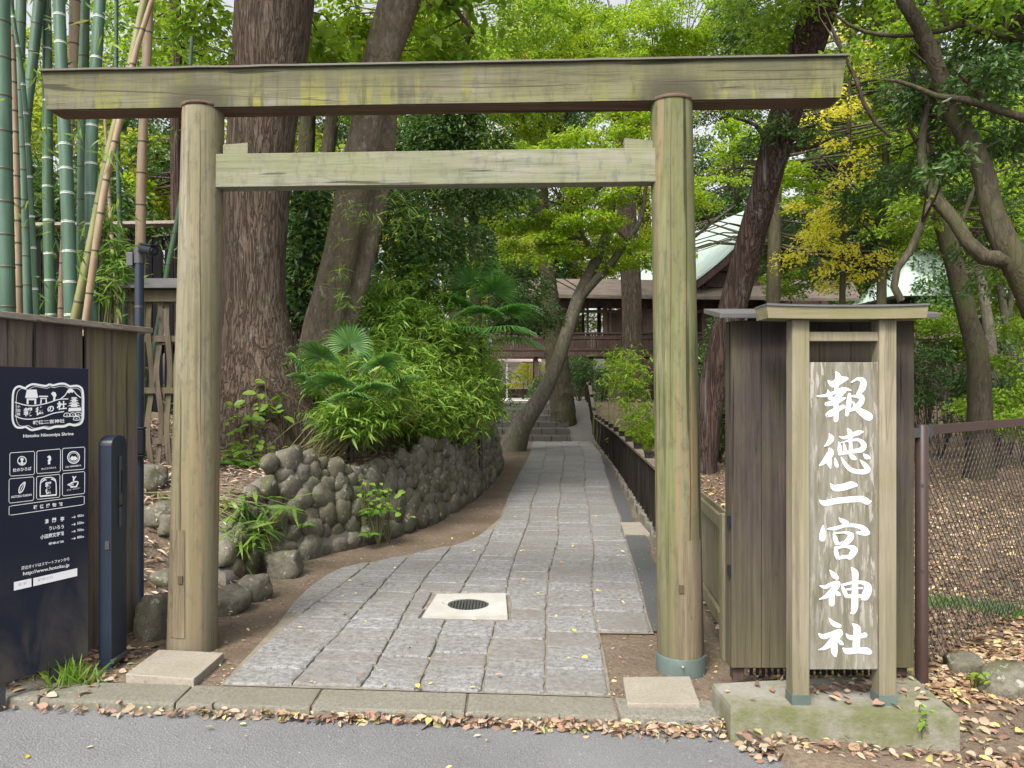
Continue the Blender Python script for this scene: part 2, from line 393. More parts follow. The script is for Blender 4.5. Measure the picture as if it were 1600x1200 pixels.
MAT['bark_big'] = bark('ridged_bark', (.085, .062, .046), (.170, .134, .102), 24, 2.6, None, 1.0, (.235, .21, .175), .025, .75)
MAT['bark_smooth'] = bark('smooth_bark', (.095, .074, .055), (.215, .175, .135), 6, 2.2, (.095, .088, .042), .9, (.31, .275, .225), .02, .35, (8, 8, 4))
MAT['bark_red'] = bark('fibrous_red_bark', (.052, .035, .029), (.125, .085, .070), 20, .55, None, 1.0, (.30, .29, .28), .03, .8, (7, 7, .16))
MAT['bark_moss'] = bark('mossy_bark', (.045, .039, .028), (.105, .088, .062), 9, 2.2, (.055, .062, .024), .7, None, .02, .5)
MAT['bark_grey'] = bark('grey_bark', (.085, .074, .060), (.20, .178, .148), 9, 3.0, (.085, .09, .045), .9, (.28, .265, .23), .018, .45, (9, 9, 5))
MAT['twig'] = plain('twig_bark', (.045, .036, .026), .9)
MAT['l_maple'] = leaf('maple_leaf', (.145, .265, .018), (.30, .41, .032), .6, (.48, .43, .05), tboost=1.25)
MAT['l_green'] = leaf('mid_green_leaf', (.11, .215, .02), (.25, .36, .04), .5, tboost=1.4)
MAT['l_dark'] = leaf('dark_evergreen_leaf', (.028, .072, .018), (.075, .14, .034), .35, None, .38, .45)
MAT['l_yellow'] = leaf('yellow_leaf', (.56, .53, .05), (.84, .78, .14), .55, (.44, .50, .09), tboost=1.2)
MAT['l_mixed'] = leaf('turning_leaf', (.24, .31, .03), (.56, .49, .05), .6, (.66, .48, .07), tboost=1.2)
MAT['l_bamboo'] = leaf('bamboo_leaf', (.09, .19, .035), (.22, .33, .07), .5, (.45, .40, .14), tboost=1.3)
MAT['l_sasa'] = leaf('dwarf_bamboo_leaf', (.085, .19, .026), (.23, .36, .055), .45, (.40, .38, .12), tboost=1.2)
MAT['l_palm'] = leaf('fan_palm_leaf', (.05, .135, .036), (.13, .26, .07), .35, None, .45, .3)
MAT['l_palm2'] = leaf('deep_fan_palm_leaf', (.045, .15, .03), (.11, .26, .06), .4, None, .35, .5)
MAT['l_fern'] = leaf('fern_leaf', (.07, .17, .03), (.16, .28, .05), .5)
MAT['l_broad'] = leaf('broad_shrub_leaf', (.10, .20, .025), (.21, .33, .05), .45, None, .4, .4)
MAT['l_far'] = leaf('far_tree_leaf', (.15, .22, .028), (.33, .38, .055), .55, (.55, .47, .08), tboost=1.3)
def litter_mat(name, stops):
    m = NT(name); m.color(m.ramp(m.island(), stops, 'CONSTANT')); m.rough(.75); return m.mat
MAT['litter'] = litter_mat('brown_litter', [(0, (.20, .125, .07)), (.2, (.28, .19, .11)), (.42, (.14, .085, .05)), (.6, (.36, .26, .16)), (.75, (.22, .13, .085)), (.86, (.42, .35, .13)), (.93, (.45, .36, .25))])
MAT['litter_bank'] = litter_mat('dry_bamboo_litter', [(0, (.24, .165, .12)), (.25, (.36, .28, .21)), (.5, (.16, .10, .075)), (.68, (.44, .35, .27)), (.85, (.27, .17, .12))])
MAT['litter_gutter'] = litter_mat('gutter_litter', [(0, (.23, .155, .10)), (.16, (.33, .245, .17)), (.34, (.15, .09, .065)), (.48, (.30, .235, .16)), (.64, (.25, .145, .105)), (.78, (.36, .31, .11)), (.83, (.24, .24, .10)), (.87, (.29, .25, .19))])
MAT['litter_yellow'] = litter_mat('yellow_litter', [(0, (.58, .46, .05)), (.3, (.60, .50, .16)), (.5, (.45, .36, .20)), (.75, (.38, .40, .14)), (.88, (.42, .26, .15))])
def ground_mat():
    m = NT('earth'); v = m.co((1, 1, 1)); n = m.noise(v, 2.2, 8, .65); f = m.noise(v, 40, 4, .7); pb = m.vor(v, 55, 'F1')
    c = m.ramp(n, [(.3, (.105, .084, .062)), (.55, (.168, .141, .110)), (.75, (.235, .203, .16))])
    c = m.mix(m.ramp(f, [(.35, .75), (.7, 0)]), c, (.10, .065, .042))
    c = m.mix(m.ramp(pb, [(.06, .5), (.16, 0)]), c, (.34, .29, .23))
    m.color(c); m.rough(.95); m.b.inputs['Specular IOR Level'].default_value = .1
    m.bump(m.math('ADD', f, m.math('MULTIPLY', m.noise(v, 9, 5, .7), 2.0)), .7, .02); return m.mat
MAT['earth'] = ground_mat()
def asphalt_mat(name, lo, hi):
    m = NT(name); v = m.co((1, 1, 1)); a = m.noise(v, 130, 2, .8); s = m.vor(v, 95, 'F1'); b = m.noise(v, .9, 5, .6)
    c = m.ramp(a, [(.35, lo), (.68, hi)]); c = m.mix(m.ramp(b, [(.35, 0), (.75, .4)]), c, tuple(k * 1.35 for k in hi))
    c = m.mix(m.ramp(m.noise(v, 60, 1), [(.73, 0), (.78, .6)]), c, (.42, .41, .38))
    m.color(c); m.rough(.82); m.bump(m.math('ADD', a, s), .5, .006); return m.mat
MAT['road'] = asphalt_mat('worn_asphalt', (.078, .079, .081), (.162, .164, .168))
MAT['asphalt_strip'] = asphalt_mat('path_asphalt', (.035, .038, .040), (.085, .088, .088))
MAT['ramp'] = asphalt_mat('ramp_asphalt', (.075, .070, .064), (.15, .14, .128))
MAT['paver'] = granite('paving_granite', (.066, .066, .067), (.28, .28, .284), .8, (.132, .12, .102), .5, 30)
MAT['bed'] = plain('paving_joint', (.175, .155, .125), .95, 0, .1, .55, 14, .5)
MAT['kerbstone'] = granite('kerb_stone', (.09, .087, .074), (.225, .215, .185), .8, (.115, .105, .07), .4)
MAT['slab'] = granite('sawn_slab_stone', (.20, .18, .15), (.30, .275, .23), .4, (.18, .15, .11), .1)
MAT['boulder'] = granite('wall_boulder', (.066, .059, .046), (.180, .165, .136), .6, (.062, .058, .032), .75, 24, (.27, .27, .235))
MAT['mortar'] = plain('wall_mortar', (.14, .13, .112), .95, 0, .1, .6, 7, .8)
MAT['step'] = granite('step_stone', (.035, .034, .031), (.105, .10, .093), .6, (.055, .048, .036), .3)
def plinth_mat():
    m = NT('mossy_concrete'); v = m.co((1, 1, 1)); n = m.noise(v, 3.2, 7, .65); f = m.noise(v, 45, 3, .7)
    c = m.mix(f, (.15, .142, .122), (.27, .258, .228)); c = m.mix(m.ramp(n, [(.40, 0), (.6, .9)]), c, (.10, .108, .042))
    m.color(c); m.rough(.9); m.bump(m.math('ADD', f, n), .5, .01); return m.mat
MAT['plinth'] = plinth_mat()
MAT['white_concrete'] = plain('white_concrete', (.34, .33, .31), .85, 0, .2, .25, 7, .3)
MAT['iron'] = plain('cast_iron', (.10, .10, .10), .55, .6, .4, .4, 20, .3)
MAT['copper'] = plain('verdigris_copper', (.085, .115, .105), .65, .2, .35, .5, 7)
MAT['socket'] = plain('peg_end_wood', (.07, .045, .03), .8)
def navy_mat():
    m = NT('navy_painted_steel'); v = m.co((1, 1, 1)); n = m.noise(m.co((3, 3, 1.6)), 1.6, 6, .65, .6)
    mr = m.n('ShaderNodeMapRange'); m.l(m.posz(), mr.inputs[0]); mr.inputs[1].default_value = .75; mr.inputs[2].default_value = .2; mr.inputs[3].default_value = 0; mr.inputs[4].default_value = 1
    d = m.math('MULTIPLY', mr.outputs[0], m.ramp(n, [(.38, 0), (.62, .9)]))
    m.color(m.mix(d, (.0085, .0125, .027), (.070, .062, .055))); m.rough(.42); return m.mat
MAT['navy'] = navy_mat()
MAT['navy_plain'] = plain('navy_powder_coat', (.012, .020, .036), .35, 0, .5, .2)
MAT['black_metal'] = plain('black_metal', (.010, .012, .016), .5, 0, .2, .2)
MAT['steel'] = plain('galvanised_steel', (.075, .078, .082), .5, .4, .4, .15)
MAT['white_paint'] = plain('white_sign_paint', (.80, .81, .84), .6, 0, .3, .03)
MAT['grey_print'] = plain('grey_print', (.50, .51, .53), .6, 0, .3, .03)
MAT['brush_white'] = plain('white_brush_paint', (.62, .63, .67), .6, 0, .3, .07, 30, .3)
MAT['brown_metal'] = plain('brown_painted_pipe', (.045, .026, .022), .42, 0, .5, .25)
MAT['wire'] = plain('chain_link_wire', (.10, .085, .075), .5, .4, .4, .2)
MAT['lens'] = plain('camera_glass', (.02, .02, .025), .08, 0, .6, .1)
MAT['roof_green'] = plain('copper_green_roof', (.33, .41, .37), .6, .1, .3, .3, 2)
MAT['roof_brown'] = wood('bark_shingle_roof', (.085, .068, .054), (.15, .125, .10), 'x', 1, None, .3)
MAT['shed_roof'] = plain('grey_sheet_roof', (.11, .108, .108), .5, .3, .35, .25)
MAT['wall_white'] = plain('white_plaster', (.55, .53, .50), .85)
MAT['pink_roof'] = plain('faded_pink_roof', (.40, .30, .28), .75)
MAT['gravel'] = plain('pale_gravel', (.55, .54, .52), .95, 0, .1, .3, 40, .4)
MAT['dark_void'] = plain('dark_plank', (.015, .011, .010), .85)
def sign_board():
    m = NT('peeling_sign_board'); v = m.co((14, 14, 1.4)); n = m.noise(v, 2.0, 6, .7, .5)
    c = m.ramp(n, [(.36, (.10, .092, .065)), (.52, (.155, .145, .112)), (.68, (.21, .20, .172))])
    fl = m.noise(m.co((30, 30, 5)), 1.7, 4, .6); big = m.noise(m.co((4, 4, 1.1)), 1.0, 4, .6)
    k = m.math('MULTIPLY', m.ramp(fl, [(.53, 0), (.60, 1)]), m.ramp(big, [(.40, .1), (.6, .9)]))
    c = m.mix(k, c, (.32, .30, .275)); m.color(c); m.rough(.8); m.bump(n, .35, .004); return m.mat
MAT['sign_board'] = sign_board()
def culm_mat(name, a, b, c2):
    m = NT(name); n = m.noise(m.co((9, 9, 1.0)), 1.3, 5, .6); c = m.ramp(n, [(.3, a), (.62, b), (.8, c2)])
    m.color(c); m.rough(.42); m.b.inputs['Specular IOR Level'].default_value = .4; return m.mat
MAT['culm_blue'] = culm_mat('bamboo_bloom_green', (.028, .066, .042), (.070, .130, .088), (.12, .17, .12))
MAT['culm_green'] = culm_mat('bamboo_dark_green', (.025, .06, .03), (.06, .12, .065), (.09, .15, .08))
MAT['culm_olive'] = culm_mat('bamboo_olive', (.10, .105, .035), (.18, .175, .07), (.24, .21, .11))
MAT['culm_tan'] = culm_mat('bamboo_dry_tan', (.17, .12, .07), (.28, .21, .135), (.36, .29, .2))
MAT['culm_ring'] = plain('bamboo_node_bloom', (.55, .60, .56), .6, 0, .2, .2)
MAT['culm_ring_dark'] = plain('bamboo_node_dark', (.065, .062, .042), .6, 0, .2, .2)
# ------------------------------------------------------------------ the setting
xs = sorted(set([-400, -150, -80, -50, -35, -25, -18, -13, -10, -8, -6.5, -5.2] + [round(-4.6 + .09 * i, 3) for i in range(0, 84)] + [3.2, 3.5, 3.9, 4.4, 5, 6, 7.5, 9, 11, 14, 18, 25, 35, 50, 80, 150, 400]))
ys = sorted(set([3.04, 3.05, 3.25, 3.45] + [round(3.6 + .1 * i, 3) for i in range(0, 72)] + [round(10.8 + .22 * i, 3) for i in range(0, 76)] + [27.8, 29, 31, 34, 38, 43, 50, 60, 75, 100, 150, 250, 500]))
def gnoise(x, y):
    s = wall_s(x, y) if (x < 1 and y < 30) else 0
    a = .035 * sm(.3, 1.2, s) + (.02 * sm(3.0, 4.5, x))
    return a * mnoise.fractal(Vector((x * .9, y * .9, 3)), 1, 2, 4) if a else 0
mb = MB(); nx = len(xs)
def gz(x, y):
    if y < 3.59 and (x < 1.1 or y < 3.045): return g(x, y) - .25      # tucked under the road
    return g(x, y) + gnoise(x, y)
V = [(x, y, gz(x, y)) for y in ys for x in xs]
Fc = [[j * nx + i, j * nx + i + 1, (j + 1) * nx + i + 1, (j + 1) * nx + i] for j in range(len(ys) - 1) for i in range(nx - 1)]
mb.add(V, Fc, 0, True)
tag(mb.build('ground', MAT['earth']), 'brown bare earth and leaf mould of the shrine grounds', kind='structure')
# the road in front (worn asphalt), a little below the kerb
mb = MB(); rx = [-400, -60, -12, -6, -3.2, -2, -1, 0, 1, 2, 3.2, 6, 12, 60, 400]; ry = [-200, -40, -10, -2, 0, 1, 2, 2.6, 3.1, 3.62]
V = [(x, y, (-0.03 * max(-3, min(3, x)) - .048)) for y in ry for x in rx]; n = len(rx)
mb.add(V, [[j * n + i, j * n + i + 1, (j + 1) * n + i + 1, (j + 1) * n + i] for j in range(len(ry) - 1) for i in range(n - 1)])
tag(mb.build('road', MAT['road']), 'grey worn asphalt road in front of the gate', kind='structure')
# kerb stones: one step between road and grounds
mb = MB(); x = -2.9
while x < 1.12:
    ln = random.uniform(.62, .85); x1 = min(x + ln, 1.16); z = g((x + x1) / 2, 3.7); tl = random.uniform(-.004, .004)
    p = lambda X, Y, Z: (X, Y, g(X, 3.7) + Z)
    a, b = x + .004, x1 - .004
    ja = random.uniform(-.008, .008)
    mb.hexa([p(a, 3.565 + ja, -.15), p(b, 3.565 + ja, -.15), p(b, 3.785, -.15), p(a, 3.785, -.15)], [p(a, 3.575 + ja, .006 + tl), p(b, 3.575 + ja, .008 - tl), p(b, 3.785, .012), p(a, 3.785, .012)])
    x = x1
tag(mb.build('kerb', MAT['kerbstone'], bevel=.012), 'long weathered kerb stones along the road edge', kind='structure')

# paved path: bed and split-granite slabs in wavering columns
JY = [3.80, 5.0, 6.2, 7.5, 9.0, 12.0, 17.5, 22.3]
JX = [[-1.76, -1.69, -1.56, -1.42, -1.15, -.9, -.5, -.3],
      [-1.43, -1.36, -1.24, -1.10, -.85, -.62, -.25, -.1],
      [-1.08, -1.03, -.95, -.85, -.62, -.40, -.05, .1],
      [-.75, -.71, -.66, -.57, -.40, -.20, .10, .3],
      [-.47, -.41, -.34, -.22, -.13, .02, .41, .62],
      [-.14, -.10, -.02, .10, .20, .40, .77, 1.02],
      [.17, .21, .31, .44, .55, .76, 1.20, 1.45],
      [.47, .55, .65, .79, .92, 1.14, 1.65, 1.90],
      [.84, .90, 1.0, 1.13, 1.26, 1.52, 2.04, 2.30]]
def jx(i, y): return float(np.interp(y, JY, JX[i])) + .012 * math.sin(y * 2.1 + i * 1.7)
CSTART = [4.6, 3.80, 3.80, 3.80, 3.80, 3.80, 3.80, 4.82]; CEND = [6.7, 7.0, 7.4, 8.2, 22.3, 22.3, 22.3, 22.3]
def paving_rim(y): return float(np.interp(y, [3.8, 4.3, 4.8, 5.45, 6.2, 6.67, 7.06, 7.35, 7.66, 8.2, 9, 9.01], [-1.43, -1.44, -1.45, -1.50, -1.46, -1.17, -.82, -.56, -.38, -.26, -.13, -9]))
def stone(mb, c4, zt, bev=.012):
    cx = sum(p[0] for p in c4) / 4; cy = sum(p[1] for p in c4) / 4
    pts = []                              # subdivided, ragged outline
    for i in range(4):
        a, b = c4[i], c4[(i + 1) % 4]
        for t in (0.06, .36, .66, .94):
            q = (a[0] + (b[0] - a[0]) * t, a[1] + (b[1] - a[1]) * t)
            pts.append((q[0] + random.uniform(-.005, .005), q[1] + random.uniform(-.006, .006)))
    n = len(pts); sx, sy = random.uniform(-.006, .006), random.uniform(-.006, .006)
    ring = lambda k, dz: [(cx + (p[0] - cx) * k[0], cy + (p[1] - cy) * k[1], g(p[0], p[1]) + zt + dz + sx * (p[0] - cx) * 2 + sy * (p[1] - cy) * 2) for p in pts]
    w = max(.05, abs(c4[1][0] - c4[0][0])); h = max(.05, abs(c4[2][1] - c4[1][1]))
    k1 = (1 - 2 * bev / w, 1 - 2 * bev / h); k0 = (1 - .5 * bev / w, 1 - .5 * bev / h)
    rs = [ring((1, 1), -.05), ring((1, 1), -.010), ring(k0, -.003), ring(k1, 0)]
    vs = [p for r in rs for p in r]; fs = []
    for k in range(3):
        for i in range(n):
            j = (i + 1) % n; fs.append([k * n + i, k * n + j, (k + 1) * n + j, (k + 1) * n + i])
    fs.append([3 * n + i for i in range(n)]); mb.add(vs, fs, 0)
MH = (G(660, 969), G(793, 971), G(790, 934), G(683, 933))    # corners of the white manhole frame
def in_mh(x, y): return -.55 < x < .02 and 4.92 < y < 5.62
mb = MB()
for i in range(8):
    y = CSTART[i]
    while y < CEND[i]:
        ln = random.choice((.20, .24, .28, .32, .40)); ln *= random.uniform(.88, 1.12)
        y1 = min(y + ln, CEND[i])
        if CEND[i] - y1 < .12: y1 = CEND[i]
        if i in (3, 4, 5):               # courses break at the manhole
            for yb in (4.96, 5.61):
                if y < yb - .01 and y1 > yb - .10: y1 = yb; break
        gp = random.uniform(.002, .007)
        xm = (jx(i, y) + jx(i + 1, y)) / 2; ym = (y + y1) / 2
        c = [(jx(i, y) + gp, y + gp * .7), (jx(i + 1, y) - gp, y + gp * .7), (jx(i + 1, y1) - gp, y1 - gp * .7), (jx(i, y1) + gp, y1 - gp * .7)]
        if i < 5:                        # the left rim of the paving runs in a smooth curve
            c[0] = (max(c[0][0], paving_rim(y)), c[0][1]); c[3] = (max(c[3][0], paving_rim(y1)), c[3][1])
            if c[1][0] - c[0][0] < .05 or c[2][0] - c[3][0] < .03: y = y1; continue
        if i in (3, 4, 5) and 4.97 < (y + y1) / 2 < 5.6:       # stones are cut round the manhole
            if i == 4: y = y1; continue
            if i == 3: c[1] = (-.605, c[1][1]); c[2] = (-.585, c[2][1])
            else: c[0] = (-.005, c[0][1]); c[3] = (-.012, c[3][1])
        stone(mb, c, .024 + random.uniform(-.004, .005)); y = y1
path = mb.build('path', MAT['paver'])
tag(path, 'path of split grey granite slabs leading from the gate to the steps', kind='structure')
mb = MB()
def strip(mb, rows, z, mi=0):
    n = len(rows[0]); mb.add([(x, y, g(x, y) + z) for r in rows for (x, y) in r], [[j * n + i, j * n + i + 1, (j + 1) * n + i + 1, (j + 1) * n + i] for j in range(len(rows) - 1) for i in range(n - 1)], mi, True)
rows = []
for y in [3.79, 4.2, 4.6, 4.79, 4.81, 5.3, 5.7, 6.1, 6.5, 6.7, 6.9, 7.04, 7.2, 7.4, 7.6, 7.8, 8, 8.5, 9, 10.5, 12, 14, 17, 20, 22.3]:
    a = max(paving_rim(y), jx(0, y) if y < 9 else jx(4, y)); b = jx(8, y) if y > 4.8 else jx(7, y)
    rows.append([(a - .01 + (b - a + .02) * k / 8, y) for k in range(9)])
strip(mb, rows, .010); tag(mb.build('path_bed', MAT['bed'], None), 'sandy joints under the paving slabs', kind='structure')
# asphalt strip beside the paving, the ramp beyond it, a pale slab set into it
def fx(y): return float(np.interp(y, [3.9, 4.4, 8.65, 14, 20, 26, 30], [1.22, 1.24, 1.55, 1.93, 2.28, 2.62, 2.8]))
mb = MB(); rows = []
for y in [4.85, 5.2, 5.8, 6.4, 7, 7.6, 8.3, 9, 10, 12, 14, 17, 20, 21.6, 22.3]:
    a = jx(8, y) + .008; b = fx(y) - .14 - .03 * math.sin(y * 3); b = max(b, a + .05)
    rows.append([(a + (b - a) * k / 3, y) for k in range(4)])
strip(mb, rows, .014); tag(mb.build('path_edge', MAT['asphalt_strip']), 'dark asphalt strip between the paving and the fence', kind='structure')
mb = MB(); rows = []
for y in [22.3, 22.8, 23.5, 24.2, 25, 26.19, 26.25, 28, 30, 34, 40]:
    a = 1.72 if y < 26.2 else -1.6; b = 2.62 + .05 * (y - 22)
    rows.append([(a + (b - a) * k / 4, y) for k in range(5)])
strip(mb, rows, .012); tag(mb.build('ramp_path', MAT['ramp']), 'sloping asphalt ramp beside the stone steps', kind='structure')
mb = MB(); a, b, c, d = G(975, 838), G(1016, 838), G(1000, 820), G(970, 820)
mb.hexa([(p.x, p.y, g(p.x, p.y) - .03) for p in (a, b, c, d)], [(p.x, p.y, g(p.x, p.y) + .03) for p in (a, b, c, d)])
tag(mb.build('cover_slab', MAT['slab'], bevel=.004), 'pale slab set into the dark asphalt strip beside the fence', 'stone slab')

# manhole
mb_c = sum(MH, Vector()) / 4
t = thing('manhole_cover', 'white concrete square with a round iron drain cover in the paving', 'manhole', (mb_c.x, mb_c.y, g(mb_c.x, mb_c.y)))
mb = MB(); hole_r = .142; N = 48
out = []
for i in range(N):                       # square ring with a round hole
    an = 2 * math.pi * i / N; dx, dy = math.cos(an), math.sin(an); k = 1 / max(abs(dx), abs(dy))
    u, v = dx * k, dy * k
    q = (MH[0] * (1 - u) * (1 - v) + MH[1] * (1 + u) * (1 - v) + MH[2] * (1 + u) * (1 + v) + MH[3] * (1 - u) * (1 + v)) / 4
    out.append((q.x, q.y))
zt = mb_c.z + .030
inn = [(mb_c.x + hole_r * math.cos(2 * math.pi * i / N), mb_c.y + hole_r * math.sin(2 * math.pi * i / N)) for i in range(N)]
vs = [(p[0], p[1], zt - .05) for p in out] + [(p[0], p[1], zt) for p in out] + [(p[0], p[1], zt) for p in inn] + [(p[0], p[1], zt - .03) for p in inn]
mb.add(vs, [[k * N + i, k * N + (i + 1) % N, (k + 1) * N + (i + 1) % N, (k + 1) * N + i] for k in range(3) for i in range(N)])
mb.build('concrete_frame', MAT['white_concrete'], t)
mb = MB(); zc = zt - .004
disc = lambda r, z: [(mb_c.x + r * math.cos(2 * math.pi * i / N), mb_c.y + r * math.sin(2 * math.pi * i / N), z) for i in range(N)]
mb.add(disc(.138, zc - .012), [list(range(N))])
mb.add(disc(.138, zc) + disc(.124, zc) + disc(.124, zc - .012), [[k * N + i, k * N + (i + 1) % N, (k + 1) * N + (i + 1) % N, (k + 1) * N + i] for k in range(2) for i in range(N)])
for k in range(-5, 6):
    xx = k * .0215; hh = math.sqrt(max(0, .122 ** 2 - xx * xx))
    for s0, s1 in ((-hh, -.045), (-.038, .038), (.045, hh)):
        if s1 - s0 > .01: mb.box((mb_c.x + xx, mb_c.y + (s0 + s1) / 2, zc - .005), (.012, s1 - s0, .012))
mb.build('iron_lid', MAT['iron'], t)

# two loose sawn slabs at the feet of the gate posts
def slab(name, px, label, h=.05):
    P = [G(*p) for p in px]; mb = MB()
    mb.hexa([(p.x, p.y, g(p.x, p.y) - .03) for p in P], [(p.x, p.y, g(p.x, p.y) + h) for p in P])
    return tag(mb.build(name, MAT['slab'], bevel=.006), label, 'stone slab')
slab('stone_slab', [(196, 1068), (303, 1076), (350, 1032), (248, 1028)], 'pale square stone slab lying before the post nearer the navy board', .045)
slab('stone_slab', [(980, 1108), (1094, 1108), (1078, 1066), (973, 1066)], 'pale square stone slab lying before the copper banded gate post', .03)

# stone steps in the distance
t = thing('stone_steps', 'flight of six low stone steps under the leaning maple', 'steps', (.7, 22.3, 0))
for k in range(6):
    mb = MB(); y0 = 22.3 + .65 * k; z1 = .178 * (k + 1); x = -1.3
    while x < 1.68:
        w = random.uniform(.38, .6); x1 = min(x + w, 1.70 + .03 * k)
        mb.box(((x + x1) / 2, y0 + .36, z1 / 2 - .06), (x1 - x - .012, .72, z1 + .12 + random.uniform(-.008, .008))); x = x1
    mb.build('step', MAT['step'], t, bevel=.02)

# retaining wall of river boulders
def boulder(mb, c, r, seed, n=9, m=7, rot=None, mi=0):
    rings = []; Q = rot if rot is not None else Matrix.Identity(3)
    for j in range(1, m):
        th = math.pi * j / m; ring = []
        for i in range(n):
            ph = 2 * math.pi * i / n; d = Vector((math.sin(th) * math.cos(ph), math.sin(th) * math.sin(ph), math.cos(th)))
            e = Vector([math.copysign(abs(k) ** .72, k) for k in d])
            k = 1 + .36 * mnoise.noise(d * 1.3 + Vector((seed, seed * .7, 0))) + .13 * mnoise.noise(d * 3.2 + Vector((0, seed, 0)))
            ring.append(Vector(c) + Q @ Vector((e.x * r[0], e.y * r[1], e.z * r[2])) * k)
        rings.append(ring)
    vs = [p for q in rings for p in q]; fs = []; M = m - 1
    for k in range(M - 1):
        for i in range(n):
            j = (i + 1) % n; fs.append([k * n + j, k * n + i, (k + 1) * n + i, (k + 1) * n + j])
    a = len(vs); vs += [Vector(c) + Q @ Vector((0, 0, r[2])), Vector(c) - Q @ Vector((0, 0, r[2]))]
    for i in range(n):
        j = (i + 1) % n; fs.append([a, i, j]); fs.append([a + 1, (M - 1) * n + j, (M - 1) * n + i])
    mb.add(vs, fs, mi, True)
def arc_pts(step):
    P = [Vector((x, y, 0)) for x, y in WALL if 5.6 < y < 17]; out = []; acc = 0
    Q, _ = resample(P, [0] * len(P), step); return Q
wall = thing('retaining_wall', 'low retaining wall of round river boulders beside the path', 'stone wall', (-1.28, 7.66, 0))
Q = arc_pts(.05); mb = MB()
L = [0]
for i in range(1, len(Q)): L.append(L[-1] + (Q[i] - Q[i - 1]).length)
def at_len(s):
    i = int(np.searchsorted(L, s)); i = min(max(i, 1), len(Q) - 1); f = (s - L[i - 1]) / max(1e-6, L[i] - L[i - 1])
    p = Q[i - 1].lerp(Q[i], f); t = (Q[min(i + 2, len(Q) - 1)] - Q[max(i - 3, 0)]).normalized(); return p, t
Ht = lambda s: .30 + .52 * sm(.0, .9, s) + .06 * math.sin(s * 2.2) - .10 * sm(5, 9, s)
s = 0; seed = 0; h = 0
row = 0
while h < .86:
    sz = (.10, .085, .09, .078, .08, .072)[min(row, 5)]; s = random.uniform(0, .1)
    while s < min(14.5, L[-1] - .1):
        r = sz * random.uniform(.65, 1.5); seed += 1.37
        wd = r * random.uniform(.85, 1.45)
        if h + r * .6 < Ht(s):
            p, t_ = at_len(s + wd); n_ = Vector((t_.y, -t_.x, 0))
            if n_.x < 0 and t_.y > 0: n_ = -n_
            back = .02 + .16 * h
            c = p - n_ * back + Vector((0, 0, g(p.x + .2 * n_.x, p.y) + h + r * .78 + random.uniform(-.025, .025)))
            rot = Matrix.Rotation(math.atan2(t_.y, t_.x), 3, 'Z') @ Matrix.Rotation(random.uniform(-.9, .9), 3, 'Y')
            boulder(mb, c, (wd, r * .66, r * random.uniform(.85, 1.15)), seed, 10, 7, rot)
        s += wd * random.uniform(1.6, 1.85)
    h += sz * 1.55; row += 1
mb.build('stonework', MAT['boulder'], wall)
mb = MB(); rings = []
for i in range(0, len(Q), 4):
    p, t_ = at_len(L[i]); n_ = Vector((t_.y, -t_.x, 0)); n_ = -n_ if (n_.x < 0 and t_.y > 0) else n_
    z0 = g(p.x + .2, p.y); hh = max(.1, Ht(L[i]) - .10)
    q = lambda b, z: p - n_ * b + Vector((0, 0, z0 + z + .012 * mnoise.noise(p * 6 + Vector((0, 0, z * 9)))))
    rings.append([q(-.02, -.1), q(-.015, .1), q(.065, hh * .5), q(.125, hh), q(.36, hh - .02), q(.36, -.1)])
mb.loft(rings, 0, True); mb.build('mortar', MAT['mortar'], wall)
# loose boulders round the foot of the bank
lab = ['rounded grey boulder half hidden behind the gate post at the bank', 'large mossy boulder at the foot of the bank beside the post box', 'flat pale boulder between gate post and bamboo grass',
       'egg shaped boulder lying on leaf litter below the lattice fence', 'small upper boulder on the litter slope under the lattice fence', 'squat boulder in the dirt at the start of the boulder wall',
       'buried boulder top at the toe of the boulder wall', 'lower half buried grey boulder by the board fence corner']
for k, (px, py, w, h) in enumerate([(248, 800, 48, 34), (240, 960, 60, 70), (398, 915, 46, 42), (237, 742, 36, 40), (262, 815, 40, 34), (440, 878, 56, 44), (355, 935, 70, 40), (258, 905, 46, 26)]):
    p = G(px, py + h * .5); m = p.y / F
    mb = MB(); boulder(mb, p + Vector((0, .02, h * m * .35)), (w * m * .52, w * m * .45, h * m * .55), 50 + k * 3.1, 16, 11, Matrix.Rotation(k * 1.3, 3, 'Z'))
    tag(mb.build('boulder', MAT['boulder']), lab[k], 'boulder', 'loose boulders at the foot of the bank')
# ------------------------------------------------------------------ the torii gate
gate = thing('torii_gate', 'weathered wooden torii gate with mossy lintel spanning the path', 'torii gate', (-.45, 4.27, 0))
def post(bx, by, tx, ty, d0, d1, r0, r1):
    b = W(bx, by, d0); tp = W(tx, ty, d1); b.z = g(b.x, b.y) - .05
    mb = MB(); rings = []; n = 40; M = 44
    for k in range(M + 1):
        f = k / M; c = b.lerp(tp, f); r = r0 + (r1 - r0) * f
        ring = []
        for i in range(n):
            a = 2 * math.pi * i / n; rr = r * (1 + .012 * mnoise.noise(Vector((math.cos(a) * 1.6, math.sin(a) * 1.6, c.z * .5 + bx))))
            ring.append(c + Vector((math.cos(a) * rr, math.sin(a) * rr, 0)))
        rings.append(ring)
    mb.loft(rings, 0, True); return mb, b, tp
PL = (300, 1020, 318, 170, 4.33, 4.335, .134, .1125); PR = (1064, 1060, 1049, 160, 4.215, 4.215, .127, .1135)
posts = []
